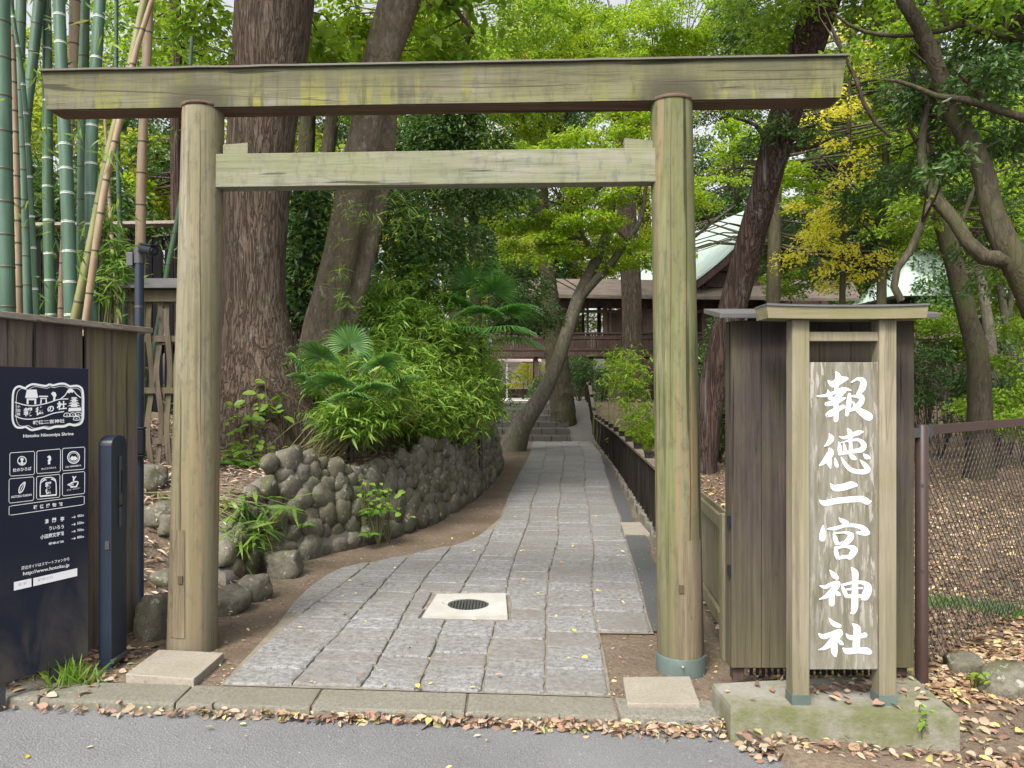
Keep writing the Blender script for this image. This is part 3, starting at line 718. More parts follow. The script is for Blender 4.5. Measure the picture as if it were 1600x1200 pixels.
for P in (PL, PR):
    mb, b, tp = post(*P); o = mb.build('post', MAT['gate_post' if P is PL else 'gate_post_green'], gate); posts.append((o, b, tp, P))
    mb = MB(); r = P[7]                  # thin collar under the lintel
    ring = lambda rr, z: [Vector((tp.x + rr * math.cos(2 * math.pi * i / 40), tp.y + rr * math.sin(2 * math.pi * i / 40), z)) for i in range(40)]
    zt = tp.z
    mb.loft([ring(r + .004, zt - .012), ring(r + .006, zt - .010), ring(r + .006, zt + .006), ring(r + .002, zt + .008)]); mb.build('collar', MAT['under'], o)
def on_post(P, b, tp, px, py):           # point on the camera side of a post surface
    f = (EYE - (py - HZ) / F * P[4] - b.z) / (tp.z - b.z); c = b.lerp(tp, f); r = P[6] + (P[7] - P[6]) * f
    a = math.asin(max(-1, min(1, ((px - 800) / F * (P[4] - r * .8) - c.x) / r)))
    return c, r, a
for (o, b, tp, P), (px, py) in zip(posts, ((286, 897), (1063, 911))):
    c, r, a = on_post(P, b, tp, px, py); d = Vector((math.sin(a), -math.cos(a), 0)); mb = MB()
    mb.box(c + d * r, (.026, .024, .044), a); mb.build('peg', MAT['socket'], o, bevel=.002)
    # narrow seasoning crack running up the post: a thin dark sliver let into the face
    mb = MB(); n = 60
    for sgn, (pxa, y0, y1, w) in enumerate(((px - (2 if px < 600 else -14), 960, 600, .0035), (px + (28 if px < 600 else -16), 700, 180, .0025))):
        L_ = []
        for k in range(n + 1):
            py_ = y0 + (y1 - y0) * k / n; c2, r2, a2 = on_post(P, b, tp, pxa + .5 * math.sin(k * .21 + px), py_)
            ww = w * math.sin(math.pi * k / n) ** .5 * (1 + .5 * mnoise.noise(Vector((k * .3, px, 0))))
            for q in (-ww, ww):
                aa = a2 + q / r2; L_.append(c2 + Vector((math.sin(aa), -math.cos(aa), 0)) * (r2 * 1.002 + .0015))
        mb.add(L_, [[2 * k, 2 * k + 1, 2 * k + 3, 2 * k + 2] for k in range(n)])
    mb.build('crack', MAT['socket'], o)
# newer timber let into the foot of each post (thin curved shell) and the copper shoe
for (o, b, tp, P), (x0, x1, y0, y1) in zip(posts, ((266, 292, 822, 985), (1060, 1096, 838, 1030))):
    mb = MB(); n = 8; V = []
    for k in range(7):
        py = y1 + (y0 - y1) * k / 6; c, r, a0 = on_post(P, b, tp, x0, py); _, _, a1 = on_post(P, b, tp, x1, py)
        for i in range(n + 1):
            a = a0 + (a1 - a0) * i / n; V.append(c + Vector((math.sin(a), -math.cos(a), 0)) * (r * 1.012 + .003))
    mb.add(V, [[k * (n + 1) + i, k * (n + 1) + i + 1, (k + 1) * (n + 1) + i + 1, (k + 1) * (n + 1) + i] for k in range(6) for i in range(n)], 0, True)
    tag(mb.build('patch', wood('patch_wood', (.125, .10, .062), (.24, .20, .135), 'z', .7, None, .3), o), 'browner piece of timber let into the post')
o, b, tp, P = posts[1]
mb = MB(); ring = lambda rr, z: [Vector((b.x + (tp.x - b.x) * .03 + rr * math.cos(2 * math.pi * i / 48), b.y + rr * math.sin(2 * math.pi * i / 48), z)) for i in range(48)]
zb = b.z; mb.loft([ring(.133, zb), ring(.133, zb + .145), ring(.131, zb + .149), ring(.125, zb + .150)])
mb.build('copper_shoe', MAT['copper'], o)
# lintel (kasagi)
A0, A1 = W(64, 108, 4.30), W(72, 171, 4.30); B0, B1 = W(1324, 84, 4.11), W(1314, 152, 4.11)
zt_, zb_ = (A0.z + B0.z) / 2, (A1.z + B1.z) / 2
ax = Vector((B1.x - A1.x, B1.y - A1.y, 0)).normalized(); nb = Vector((-ax.y, ax.x, 0))
TH = .155
mb = MB(); n = 46; rings = []
for k in range(n + 1):
    f = k / n
    lo = A1.lerp(B1, f); hi = A0.lerp(B0, f); zl = lo.z; zh = hi.z - .012
    wv = .0025 * mnoise.noise(Vector((f * 9, 0, 1)))
    q0 = Vector((lo.x, lo.y, zl)) + nb * wv; q1 = Vector((hi.x, hi.y, zh)) + nb * (wv + .012)
    rings.append([q0, q0 + nb * TH, q1 + nb * (TH - .02), q1])
mb.loft(rings, 0, False); lint = mb.build('lintel', MAT['gate_lintel'], gate)
# board under the lintel, metal strip over it, long seams
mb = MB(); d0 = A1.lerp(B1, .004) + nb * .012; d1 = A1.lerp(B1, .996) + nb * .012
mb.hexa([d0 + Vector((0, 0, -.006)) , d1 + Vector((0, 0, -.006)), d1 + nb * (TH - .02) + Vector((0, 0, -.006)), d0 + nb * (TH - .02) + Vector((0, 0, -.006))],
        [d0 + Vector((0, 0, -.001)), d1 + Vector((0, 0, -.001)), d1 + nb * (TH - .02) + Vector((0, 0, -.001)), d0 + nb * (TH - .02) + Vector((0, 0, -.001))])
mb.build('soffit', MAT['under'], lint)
mb = MB(); rings = []
for k in range(61):
    f = k / 60; hi = A0.lerp(B0, f); z = hi.z + .003 * mnoise.noise(Vector((f * 22, 5, 1)))
    q = Vector((hi.x, hi.y, z)) + ax * (-.012 if k == 0 else (.012 if k == 60 else 0)); rings.append([q - nb * .006 + Vector((0, 0, -.010)), q + nb * (TH + .006) + Vector((0, 0, -.010)), q + nb * (TH + .006), q - nb * .006])
mb.loft(rings, 0, False); mb.build('ridge_strip', MAT['lintel_cap'], lint)
mb = MB()
def seam(pts, w=.0022):
    V = []
    for k in range(len(pts) - 1):
        (x0, y0), (x1, y1) = pts[k], pts[k + 1]
        for j in range(14):
            f = j / 14; px, py = x0 + (x1 - x0) * f, y0 + (y1 - y0) * f + .5 * mnoise.noise(Vector((px_n(k, f), x0, 0)))
            V.append((px, py))
    V.append(pts[-1]); out = []
    for i, (px, py) in enumerate(V):
        fr = (px - 68) / (1319 - 68); p = W(px, py, 4.30 + (4.11 - 4.30) * fr); lo = A1.lerp(B1, fr)
        hgt = (p.z - lo.z) / (zt_ - zb_); q = Vector((p.x, p.y, p.z)) - nb * .0022 + nb * .012 * hgt
        ww = w * min(1, i / 6, (len(V) - 1 - i) / 6 + .15)
        out += [q + Vector((0, 0, ww)), q - Vector((0, 0, ww))]
    mb.add(out, [[2 * i + 1, 2 * i + 3, 2 * i + 2, 2 * i] for i in range(len(V) - 1)])
def px_n(k, f): return k * 3.1 + f * 6
seam([(72, 141), (170, 141), (300, 146), (400, 151), (480, 155), (545, 159)]); seam([(330, 137), (480, 136), (620, 135), (760, 137)], .0018)
seam([(590, 133), (750, 136), (930, 131), (1015, 135)]); seam([(700, 129), (830, 131)], .0015); seam([(925, 124), (1040, 126), (1200, 123), (1316, 121)], .0018); seam([(1095, 109), (1200, 109), (1320, 106)], .0018)
mb.build('seam', MAT['socket'], lint)
# tie beam (nuki) with its wedges
A0, A1 = W(346, 237.5, 4.275), W(346, 290, 4.275); B0, B1 = W(1018, 233, 4.165), W(1018, 286, 4.165)
z1, z0 = (A0.z + B0.z) / 2, (A1.z + B1.z) / 2
ex = lambda p, k: p + ax * k
mb = MB(); a, b2 = ex(A1, -.06), ex(B1, .06)
mb.hexa([Vector((p.x, p.y, z0)) for p in (a, b2, b2 + nb * .1, a + nb * .1)], [Vector((p.x, p.y, z1)) for p in (a, b2, b2 + nb * .1, a + nb * .1)])
tie = mb.build('tie_beam', MAT['gate_tie'], gate, bevel=.004)
for (xa, xb, ya, yb, d) in ((347, 386, 225, 222, 4.28), (976, 1022, 214, 219, 4.18)):
    mb = MB(); p, q = W(xa, 237, d), W(xb, 237, d); za, zb2 = W(xa, ya, d).z, W(xb, yb, d).z
    z = z1 + .001; o_ = nb * .01
    mb.hexa([Vector((v.x, v.y, z)) + k for v, k in ((p, o_), (q, o_), (q, nb * .09), (p, nb * .09))], [Vector((p.x, p.y, za)) + o_, Vector((q.x, q.y, zb2)) + o_, Vector((q.x, q.y, zb2)) + nb * .09, Vector((p.x, p.y, za)) + nb * .09])
    mb.build('wedge', MAT['gate_tie'], gate, bevel=.003)
# ------------------------------------------------------------------ lettering helpers
def text_geo(body, bold=.012):
    cu = bpy.data.curves.new('glyphs', 'FONT'); cu.body = body; cu.size = 1; cu.offset = bold; cu.resolution_u = 3
    o = bpy.data.objects.new('glyphs', cu); COL.objects.link(o)
    me = bpy.data.meshes.new_from_object(o.evaluated_get(bpy.context.evaluated_depsgraph_get()))
    v = [tuple(p.co) for p in me.vertices]; f = [list(p.vertices) for p in me.polygons]
    bpy.data.objects.remove(o); bpy.data.curves.remove(cu); bpy.data.meshes.remove(me); return v, f
def smooth2(pts, n=6):
    out = []
    P = [np.array(p, float) for p in pts]
    for i in range(len(P) - 1):
        p0, p1, p2, p3 = P[max(i - 1, 0)], P[i], P[i + 1], P[min(i + 2, len(P) - 1)]
        for k in range(n):
            t = k / n
            out.append(.5 * (2 * p1 + (p2 - p0) * t + (2 * p0 - 5 * p1 + 4 * p2 - p3) * t * t + (3 * p1 - p0 - 3 * p2 + p3) * t ** 3))
    out.append(P[-1]); return out
def stroke(mb, pts, proj, z, relief=0.0, n=6, mi=0, taper=True):
    """variable-width brush stroke; pts (x, y, width) in drawing units, proj(x, y, height) -> world"""
    q = smooth2(pts, n) if len(pts) > 2 or n > 6 else smooth2(pts, 4)
    V = []; m = len(q)
    for k in range(m):
        d = q[min(k + 1, m - 1)][:2] - q[max(k - 1, 0)][:2]; d = d / (np.linalg.norm(d) + 1e-9); s = np.array((-d[1], d[0])); w = max(q[k][2], 1e-3) / 2
        c = q[k][:2]
        V += [proj(*(c - s * w), z), proj(*c, z + relief), proj(*(c + s * w), z)]
    F_ = []
    for k in range(m - 1):
        a = 3 * k; F_ += [[a, a + 1, a + 4, a + 3], [a + 1, a + 2, a + 5, a + 4]]
    if taper:
        for e, sg in ((0, -1), (m - 1, 1)):
            d = q[min(e + 1, m - 1)][:2] - q[max(e - 1, 0)][:2]; d = d / (np.linalg.norm(d) + 1e-9) * sg; s = np.array((-d[1], d[0])) * sg; w = q[e][2] / 2
            b = len(V); A = [proj(*(q[e][:2] + d * w * .9 * math.sin(R(a)) + s * w * math.cos(R(a))), z) for a in (0, 45, 90, 135, 180)]
            V += A; cidx = 3 * e + 1
            F_ += [[cidx, b + i, b + i + 1] if sg < 0 else [cidx, b + i + 1, b + i][::-1] for i in range(4)]
    mb.add(V, F_, mi, True)

# ------------------------------------------------------------------ left side: board fence, navy panel, post box, camera
FA, FB = Vector((-2.22, 4.56, 0)), Vector((-2.44, 3.66, 0)); fd = (FB - FA).normalized(); fn = Vector((-fd.y, fd.x, 0))
if fn.y > 0: fn = -fn
if fn.dot(Vector((2.3, -4, 0))) < 0: fn = -fn
def on_fence(px, off=0):
    k = (px - 800) / F; a = FA + fn * off   # a.x + t fd.x = k (a.y + t fd.y)
    t = (k * a.y - a.x) / (fd.x - k * fd.y); return a + fd * t
t = thing('board_fence', 'brown vertical board fence with pale cap behind the navy panel', 'fence', FA)
for (x0, x1) in ((-74, -31), (-29, 11.4), (12.2, 51), (57, 94.8), (95.4, 129), (136, 174.8), (175.4, 215)):
    a, b = on_fence(x0), on_fence(x1); mb = MB(); zb = max(g(a.x, a.y), 0) + .02
    w = -fn * .022
    mb.hexa([Vector((p.x, p.y, zb)) for p in (a, b, b + w, a + w)], [Vector((p.x, p.y, 1.842)) for p in (a, b, b + w, a + w)])
    mb.build('board', MAT['board_old'], t, bevel=.002)
mb = MB(); a, b = on_fence(-70, -.06), on_fence(205, -.06); w = -fn * .02
mb.hexa([Vector((p.x, p.y, .12)) for p in (a, b, b + w, a + w)], [Vector((p.x, p.y, 1.8)) for p in (a, b, b + w, a + w)]); mb.build('backing', MAT['dark_void'], t)
mb = MB(); a, b = on_fence(-90, .07) , on_fence(239, .07); e = on_fence(214, -.10); a2 = on_fence(-70, -.14)
mb.hexa([Vector((p.x, p.y, 1.843)) for p in (a, b, e, a2)], [Vector((p.x, p.y, 1.872)) for p in (a, b, e, a2)]); mb.build('cap_board', MAT['cap_grey'], t, bevel=.003)

PA, PB = Vector((-2.356, 3.51, 0)), Vector((-2.15, 3.9, 0)); pu = (PB - PA).normalized(); pn = Vector((pu.y, -pu.x, 0))
def PP(px, py, off=0.0):
    D = Vector(((px - 800) / F, 1, -(py - HZ) / F)); C = Vector((0, 0, EYE)); a = PA + pn * off
    k = (a - C).dot(pn) / D.dot(pn); return C + D * k
panel = thing('info_panel', 'navy standing sign panel with white crest icons and distances', 'sign', (PA + PB) / 2)
mb = MB(); a0 = PA - pu * .012; b0 = PB; zt_, zb_ = PP(145, 576).z, PP(140, 1025).z
w = -pn * .03
mb.hexa([Vector((p.x, p.y, zb_)) for p in (a0, b0, b0 + w, a0 + w)], [Vector((p.x, p.y, zt_)) for p in (a0, b0, b0 + w, a0 + w)])
mb.build('panel', MAT['navy'], panel, bevel=.003)
for f in (.06, .62):
    p = PA.lerp(PB, f) - pn * .018; mb = MB(); mb.box((p.x, p.y, (zb_ + g(p.x, p.y)) / 2 - .02), (.035, .022, zb_ - g(p.x, p.y) + .05), math.atan2(pu.y, pu.x)); mb.build('leg', MAT['steel'], panel)
mb = MB(); bd = MB()
pz = [0.0012]
def nx_z(): pz[0] += .00004; return pz[0]
pj = lambda x, y, h: PP(x, y, h)
def line(pts, w=1.2, smooth=False, target=None):
    z = nx_z(); stroke(target or mb, [(x, y, w) for x, y in pts], pj, z, 0, 6 if smooth else 1, taper=False)
def poly(pts, target=None):
    z = nx_z(); (target or mb).add([PP(x, y, z) for x, y in pts], [list(range(len(pts)))[::-1]])
def words(body, x0, y0, x1, y1, h, bold=.012, target=None, hz=1.0):
    """text whose base line runs from pixel (x0,y0) to (x1,y1), letter height h photo pixels"""
    v, f = text_geo(body, bold); z = nx_z()
    mx = max(p[0] for p in v); mn = min(p[0] for p in v); my = max(p[1] for p in v); ny = min(p[1] for p in v)
    A, B = PP(x0, y0, z), PP(x1, y1, z); hm = h * A.y / F
    (target or mb).add([A + (B - A) * ((p[0] - mn) / (mx - mn)) + Vector((0, 0, (p[1] - ny) / (my - ny) * hm)) for p in v], f)
def sheet(o): return o
S = 1 / 6.0
z5 = lambda pts: [(x * S, 590 + y * S) for x, y in pts]     # zoomed tracing -> photo pixels
# crest outline (double cusped frame)
ol = [(465, 62), (430, 78), (380, 72), (310, 62), (265, 78), (235, 98), (180, 82), (140, 105), (122, 160), (118, 280), (120, 400), (150, 460), (200, 470), (240, 462), (290, 490), (340, 485), (410, 470), (460, 478), (520, 462), (600, 458), (650, 440), (700, 448), (755, 430), (778, 380), (780, 280), (780, 180), (770, 110), (735, 80), (690, 78), (655, 82), (610, 60), (560, 58), (500, 72), (465, 62)]
line(z5(ol), 3.2, True)
line(z5([(465 + (x - 455) * .93, 272 + (y - 268) * .91) for x, y in ol]), .7, True)
line(z5([(140, 230), (240, 258), (330, 262), (440, 240), (550, 205), (640, 200)]), 1.5, True); line(z5([(140, 358), (210, 385), (300, 388), (400, 370), (500, 335), (600, 318)]), 1.5, True)
poly(z5([(252, 112), (342, 112), (358, 190), (235, 190)])); poly(z5([(250, 194), (268, 194), (268, 250), (250, 248)])); poly(z5([(322, 194), (340, 194), (340, 250), (322, 252)])); poly(z5([(270, 194), (320, 194), (320, 212), (270, 212)]))
for q in ([(365, 170), (450, 170), (452, 182), (365, 182)], [(378, 190), (440, 190), (440, 200), (378, 200)], [(380, 203), (392, 203), (390, 245), (376, 245)], [(426, 203), (438, 203), (442, 243), (428, 243)]): poly(z5(q))
poly(z5([(478, 150), (495, 132), (520, 138), (530, 165), (520, 185), (518, 212), (498, 218), (500, 180)]))
line(z5([(560, 205), (610, 165), (640, 118), (665, 108), (690, 125), (720, 160), (760, 190)]), 1.4, True); poly(z5([(640, 122), (665, 108), (690, 128), (678, 145), (664, 135), (650, 148), (632, 140)]))
for yy, hw in ((192, 34), (215, 42), (240, 54), (262, 62)): poly(z5([(695 - hw, yy + 8), (695 - hw * .6, yy - 8), (695 + hw * .6, yy - 8), (695 + hw, yy + 8), (695 + hw * .7, yy + 3), (695 - hw * .7, yy + 3)])); poly(z5([(695 - hw * .5, yy + 4.5), (695 + hw * .5, yy + 4.5), (695 + hw * .5, yy + 14), (695 - hw * .5, yy + 14)]))
poly(z5([(645, 285), (760, 280), (762, 312), (640, 318)]))
for cx, cy in ((628, 352), (682, 350), (735, 345), (718, 385)): line(z5([(cx - 32, cy + 10), (cx - 22, cy - 14), (cx, cy - 20), (cx + 22, cy - 14), (cx + 32, cy + 8), (cx + 10, cy + 14), (cx - 10, cy + 14), (cx - 32, cy + 10)]), 1.1, True); poly(z5([(cx - 10, cy + 4), (cx, cy - 8), (cx + 12, cy + 4)]))
def w5(b, x0, y0, x1, y1, h, bold=.012): words(b, x0 * S, 590 + y0 * S, x1 * S, 590 + y1 * S, h * S, bold)
w5('報', 222, 366, 308, 358, 82, .03); w5('徳', 332, 356, 412, 348, 80, .03); w5('の', 444, 326, 506, 316, 56, .03); w5('杜', 532, 306, 626, 296, 82, .03)
for i, c in enumerate('小田原'): w5(c, 158, 284 + 36 * i, 190, 286 + 36 * i, 27, .02)
w5('報徳二宮神社', 308, 442, 606, 422, 38, .02); w5('Hotoku Ninomiya Shrine', 218, 572, 690, 548, 40, .02)
def rrect(q):
    P = []
    for i in range(4):
        a, b = q[i], q[(i + 1) % 4]
        P += [(a[0] + (b[0] - a[0]) * t, a[1] + (b[1] - a[1]) * t) for t in ((.04, .96) if i % 2 == 0 else (.06, .94))]
    line(z5(P + [P[0]]), .9)
rrect([(92, 706), (324, 690), (322, 908), (92, 924)]); rrect([(345, 688), (568, 668), (566, 884), (344, 900)]); rrect([(585, 664), (795, 650), (793, 858), (585, 874)])
rrect([(85, 950), (318, 930), (316, 1150), (84, 1178)]); rrect([(343, 928), (562, 906), (560, 1122), (342, 1142)]); rrect([(585, 900), (795, 880), (793, 1086), (585, 1110)])
rrect([(85, 1206), (790, 1108), (790, 1190), (85, 1292)])
def ring5(cx, cy, r, w): line(z5([(cx + r * math.cos(R(a)), cy + r * math.sin(R(a))) for a in range(0, 361, 20)]), w, True)
ring5(206, 780, 40, 1.4); poly(z5([(198, 815), (214, 815), (214, 780), (226, 762), (206, 748), (188, 762), (198, 780)])); line(z5([(178, 805), (198, 800)]), 1.6); line(z5([(214, 800), (236, 803)]), 1.6)
w5('杜のひろば', 120, 886, 294, 868, 34, .02)
poly(z5([(440, 745), (462, 728), (478, 742), (480, 772), (470, 785), (472, 812), (448, 814), (452, 790), (446, 776), (458, 760)])); w5('きんじろうかふぇ', 388, 866, 526, 850, 18, .02)
ring5(690, 748, 55, 1.6); ring5(690, 748, 42, .8); poly(z5([(655, 758), (675, 735), (690, 742), (706, 735), (726, 758), (708, 776), (672, 776)])); w5('Cafe', 614, 846, 646, 842, 16, .02); w5('NINOMIYA', 654, 842, 762, 830, 16, .02)
line(z5([(180, 1084), (178, 1050), (196, 1010), (234, 980), (226, 1030), (206, 1068), (180, 1084)]), 1.6, True); line(z5([(184, 1080), (204, 1035), (228, 990)]), 1.0); w5('HOTOKU KAIKAN', 106, 1132, 296, 1108, 22, .02)
line(z5([(376, 1112), (380, 990), (400, 950), (450, 936), (500, 942), (524, 980), (528, 1100)]), 1.6, True); poly(z5([(374, 1106), (530, 1092), (530, 1106), (374, 1120)])); w5('報', 424, 1034, 484, 1026, 54, .03); w5('徳', 424, 1096, 482, 1090, 56, .03)
for k in range(4): line(z5([(388 + 12 * k, 985 - 10 * k), (420 + 6 * k, 950 + 4 * k)]), 1.2); line(z5([(520 - 10 * k, 975 - 8 * k), (490 - 4 * k, 946 + 3 * k)]), 1.2)
line(z5([(640, 1002), (670, 1018), (710, 1022), (730, 990), (720, 975), (672, 985), (665, 1000)]), 2.0, True); line(z5([(632, 1008), (650, 996), (690, 1000)]), 1.5); line(z5([(690, 970), (690, 940), (680, 925)]), 2.2, True); line(z5([(694, 950), (712, 924)]), 1.8); line(z5([(660, 1030), (725, 1022)]), 1.4); w5('カフェ・ジンジャー', 626, 1066, 752, 1042, 18, .02)
z6 = lambda x, y: (x * S, 760 + y * S)
def w6(b, x0, y0, x1, y1, h, bold=.012, target=None): words(b, x0 * S, 760 + y0 * S, x1 * S, 760 + y1 * S, h * S, bold, target)
for i, c in enumerate('報徳博物館'): x = 314 + 59 * i; w6(c, x, 216 - 7.2 * i, x + 36, 212 - 7.2 * i, 38, .02)
for c, x, y in (('清', 420, 352), ('閑', 490, 340), ('亭', 566, 330)): w6(c, x, y, x + 36, y - 4, 44, .02)
w6('ういろう', 460, 412, 598, 394, 36, .02); w6('小田原文学館', 378, 498, 598, 458, 42, .02); w6('御幸が浜', 455, 552, 598, 526, 42, .02)
for s_, y in (('450m', 290), ('550m', 358), ('700m', 424), ('800m', 490)):
    w6(s_, 724, y, 786, y - 9, 24, .015); line([z6(672, y + 2), z6(708, y - 4)], .8); line([z6(694, y - 14), z6(708, y - 4), z6(696, y + 8)], .8)
w6('周辺ガイドはスマートフォンから', 200, 786, 650, 694, 34, .012); w6('http://www.hotoku.jp', 216, 846, 650, 760, 44, .015)
for q in ([(130, 898), (294, 862), (296, 940), (130, 978)], [(312, 860), (724, 766), (724, 840), (312, 936)]):
    poly([z6(*p) for p in q][::1] if True else 0)
mb.build('lettering', MAT['white_paint'], panel)
w6('検 索', 170, 938, 250, 920, 30, .01, bd); w6('報徳の杜', 350, 896, 500, 862, 30, .01, bd)
bd.build('search_words', MAT['grey_print'], panel)

t = thing('barrier_post', 'narrow navy steel post box with arched top and steel slot', 'post', (-2.1, 4.04, 0))
mb = MB(); x0, x1, y0, y1 = -2.135, -2.068, 3.965, 4.125; prof = [(y0, 0.0), (y1, 0.0), (y1, 1.215)] + [((y0 + y1) / 2 + (y1 - y0) / 2 * math.cos(R(a)), 1.215 + .05 * math.sin(R(a))) for a in range(15, 180, 15)] + [(y0, 1.215)]
n = len(prof); mb.add([(x0, p[0], p[1]) for p in prof] + [(x1, p[0], p[1]) for p in prof], [list(range(n)), list(range(n, 2 * n))[::-1]] + [[(i + 1) % n, i, n + i, n + (i + 1) % n] for i in range(n)])
bmsh = mb.build('body', MAT['navy_plain'], t, bevel=.005)
mb = MB(); mb.box((x1 + .004, 4.05, 1.02), (.008, .022, .27)); mb.box((x1 + .004, 4.05, .84), (.008, .022, .12)); mb.build('slot_plate', MAT['steel'], t, bevel=.002)
mb = MB(); mb.box((x1 + .006, 4.05, 1.02), (.009, .008, .12)); mb.build('slot', MAT['black_metal'], t)
mb = MB(); mb.box((x1 - .02, y0 - .003, .70), (.022, .006, .042)); mb.build('latch', MAT['steel'], t, bevel=.001)
mb = MB(); mb.box((x1 + .006, 4.045, .10), (.02, .17, .022)); mb.build('foot_plate', MAT['steel'], t, bevel=.002)

t = thing('camera_pole', 'slim dark pole carrying the security camera behind the fence end', 'pole', (-2.3, 4.75, 0))
mb = MB(); mb.tube([(-2.305, 4.75, -.02), (-2.305, 4.75, 2.30)], .026, 16); mb.build('pole', MAT['navy_plain'], t)
mb = MB(); mb.tube([(-2.305, 4.75, 2.01), (-2.305, 4.75, 2.022)], .0285, 16); mb.build('band', MAT['steel'], t)
mb = MB(); mb.box((-2.285, 4.71, 1.185), (.062, .05, .15), .2); mb.box((-2.285, 4.71, 1.268), (.070, .058, .014), .2); mb.box((-2.285, 4.71, 1.10), (.070, .058, .012), .2); mb.build('junction_box', MAT['black_metal'], t, bevel=.006)
t = thing('security_camera', 'black bullet security camera mounted on top of the slim pole', 'camera', (-2.3, 4.72, 2.33))
mb = MB(); mb.tube([(-2.305, 4.75, 2.285), (-2.305, 4.75, 2.385)], [.031, .034], 14); mb.tube([(-2.29, 4.72, 2.36), (-2.24, 4.68, 2.365)], .014, 10); mb.build('bracket', MAT['steel'], t)
mb = MB(); a, b = Vector((-2.262, 4.70, 2.372)), Vector((-2.145, 4.60, 2.335)); mb.tube([a, a.lerp(b, .06), a.lerp(b, .9), b], [.022, .029, .030, .029], 16); mb.beam(a + Vector((0, 0, .026)), b + Vector((.012, -.01, .030)), .052, .008)
mb.build('body', MAT['black_metal'], t)
mb = MB(); d = (b - a).normalized(); mb.tube([b, b + d * .004], [.021, .019], 16); mb.build('lens', MAT['lens'], t)
mb = MB(); mb.box((-2.355, 4.75, 2.31), (.04, .05, .085)); mb.build('junction_box', MAT['steel'], t, bevel=.004)

t = thing('lattice_fence', 'woven wooden slat fence with small roof cap on the bank', 'fence', (-2.9, 6.4, g(-2.9, 6.4)))
mb = MB(); zc = 2.36; xa, xb = -3.27, -2.5
mb.add([(xa, 6.28, zc), (xb, 6.28, zc), (xb, 6.4, zc + .075), (xa + .10, 6.4, zc + .075), (xa, 6.52, zc), (xb, 6.52, zc), (xa, 6.28, zc - .02), (xb, 6.28, zc - .02), (xb, 6.52, zc - .02), (xa, 6.52, zc - .02)],
       [[0, 1, 2, 3], [3, 2, 5, 4], [0, 3, 4], [6, 7, 1, 0], [7, 6, 9, 8], [4, 9, 6, 0], [5, 8, 9, 4], [1, 7, 8, 5, 2]]); mb.build('roof_cap', MAT['shed_roof'], t)
mb = MB(); mb.box(((xa + xb) / 2 + .04, 6.40, zc - .075), (xb - xa - .1, .09, .10)); mb.build('head_beam', MAT['lattice'], t, bevel=.004)
for zz in (1.93, 1.50, 1.08):
    mb = MB(); mb.box((-2.83, 6.40, zz), (.72, .018, .05)); mb.build('rail', MAT['lattice'], t)
mb = MB(); mb.tube([(-3.17, 6.4, .7), (-3.17, 6.4, zc - .03)], .03, 10); mb.build('end_post', MAT['lattice'], t)
for k in range(8):
    x = -3.095 + k * .077; ph = math.pi * (k % 2); L_, Rr = [], []
    mb = MB()
    rings = []
    for j in range(30):
        z = .82 + (zc - .12 - .82) * j / 29; s_ = math.sin((z - 1.08) / .43 * math.pi + ph + math.pi / 2)
        yy = 6.40 + .022 * s_; xx = x + .013 * math.sin((z - 1.08) / .43 * math.pi * 1.0 + ph) + .004 * math.sin(z * 9 + k)
        rings.append([(xx - .022, yy - .004, z), (xx + .022, yy - .004, z), (xx + .022, yy + .004, z), (xx - .022, yy + .004, z)])
    mb.loft(rings, 0, False); mb.build('slat', MAT['lattice'], t)
t = thing('plank_fence', 'tall black plank fence behind the bamboo grove', 'fence', (-5, 9.2, g(-5, 9.2)))
mb = MB(); x = -8.6
while x < -3.1:
    w = random.uniform(.09, .13); mb.box((x + w / 2, 9.2 + random.uniform(-.01, .01), 2.2), (w, .02, 2.3)); x += w + random.uniform(.004, .03)
mb.build('planks', MAT['dark_fence'], t)
mb = MB(); mb.beam((-8.8, 9.18, 3.42), (-3.4, 9.18, 3.50), .22, .035); mb.build('cap_board', MAT['cap_grey'], t)
mb = MB(); mb.box((-5.9, 9.24, 3.25), (5.4, .06, .12)); mb.box((-5.9, 9.24, 2.0), (5.4, .05, .1)); mb.build('rail', MAT['dark_fence'], t)

# ------------------------------------------------------------------ right side: plinth, shed, sign
zp = .085
def Z(px, py, z): d = (EYE - z) * F / (py - HZ); return Vector(((px - 800) / F * d, d, z))
C4 = [Z(1143, 1103, zp), Z(1497, 1119, zp), Z(1422, 1052, zp), Z(1114, 1068, zp)]
t = tag(None or (lambda m: m)(bpy.data.objects.new('x', None)), None); bpy.data.objects.remove(t)
bm = bmesh.new(); N = 14; M = 5
top = [C4[0].lerp(C4[1], i / N) for i in range(N)] + [C4[1].lerp(C4[2], i / M) for i in range(M)] + [C4[2].lerp(C4[3], i / N) for i in range(N)] + [C4[3].lerp(C4[0], i / M) for i in range(M)]
top = [p + Vector((.006 * mnoise.noise(p * 7), .006 * mnoise.noise(p * 7 + Vector((9, 0, 0))), .004 * mnoise.noise(p * 5))) for p in top]
mb = MB(); cc = sum(top, Vector()) / len(top)
r0 = [p + (p - cc) * .012 + Vector((0, 0, -.35)) for p in top]; r1 = [p + (p - cc) * .008 - Vector((0, 0, .018)) for p in top]; r2 = [p - (p - cc).normalized() * .012 for p in top]
mb.loft([r0, r1, top, r2], 0, False); tag(mb.build('concrete_plinth', MAT['plinth']), 'mossy concrete plinth with chipped edge under the shrine name board', 'plinth')

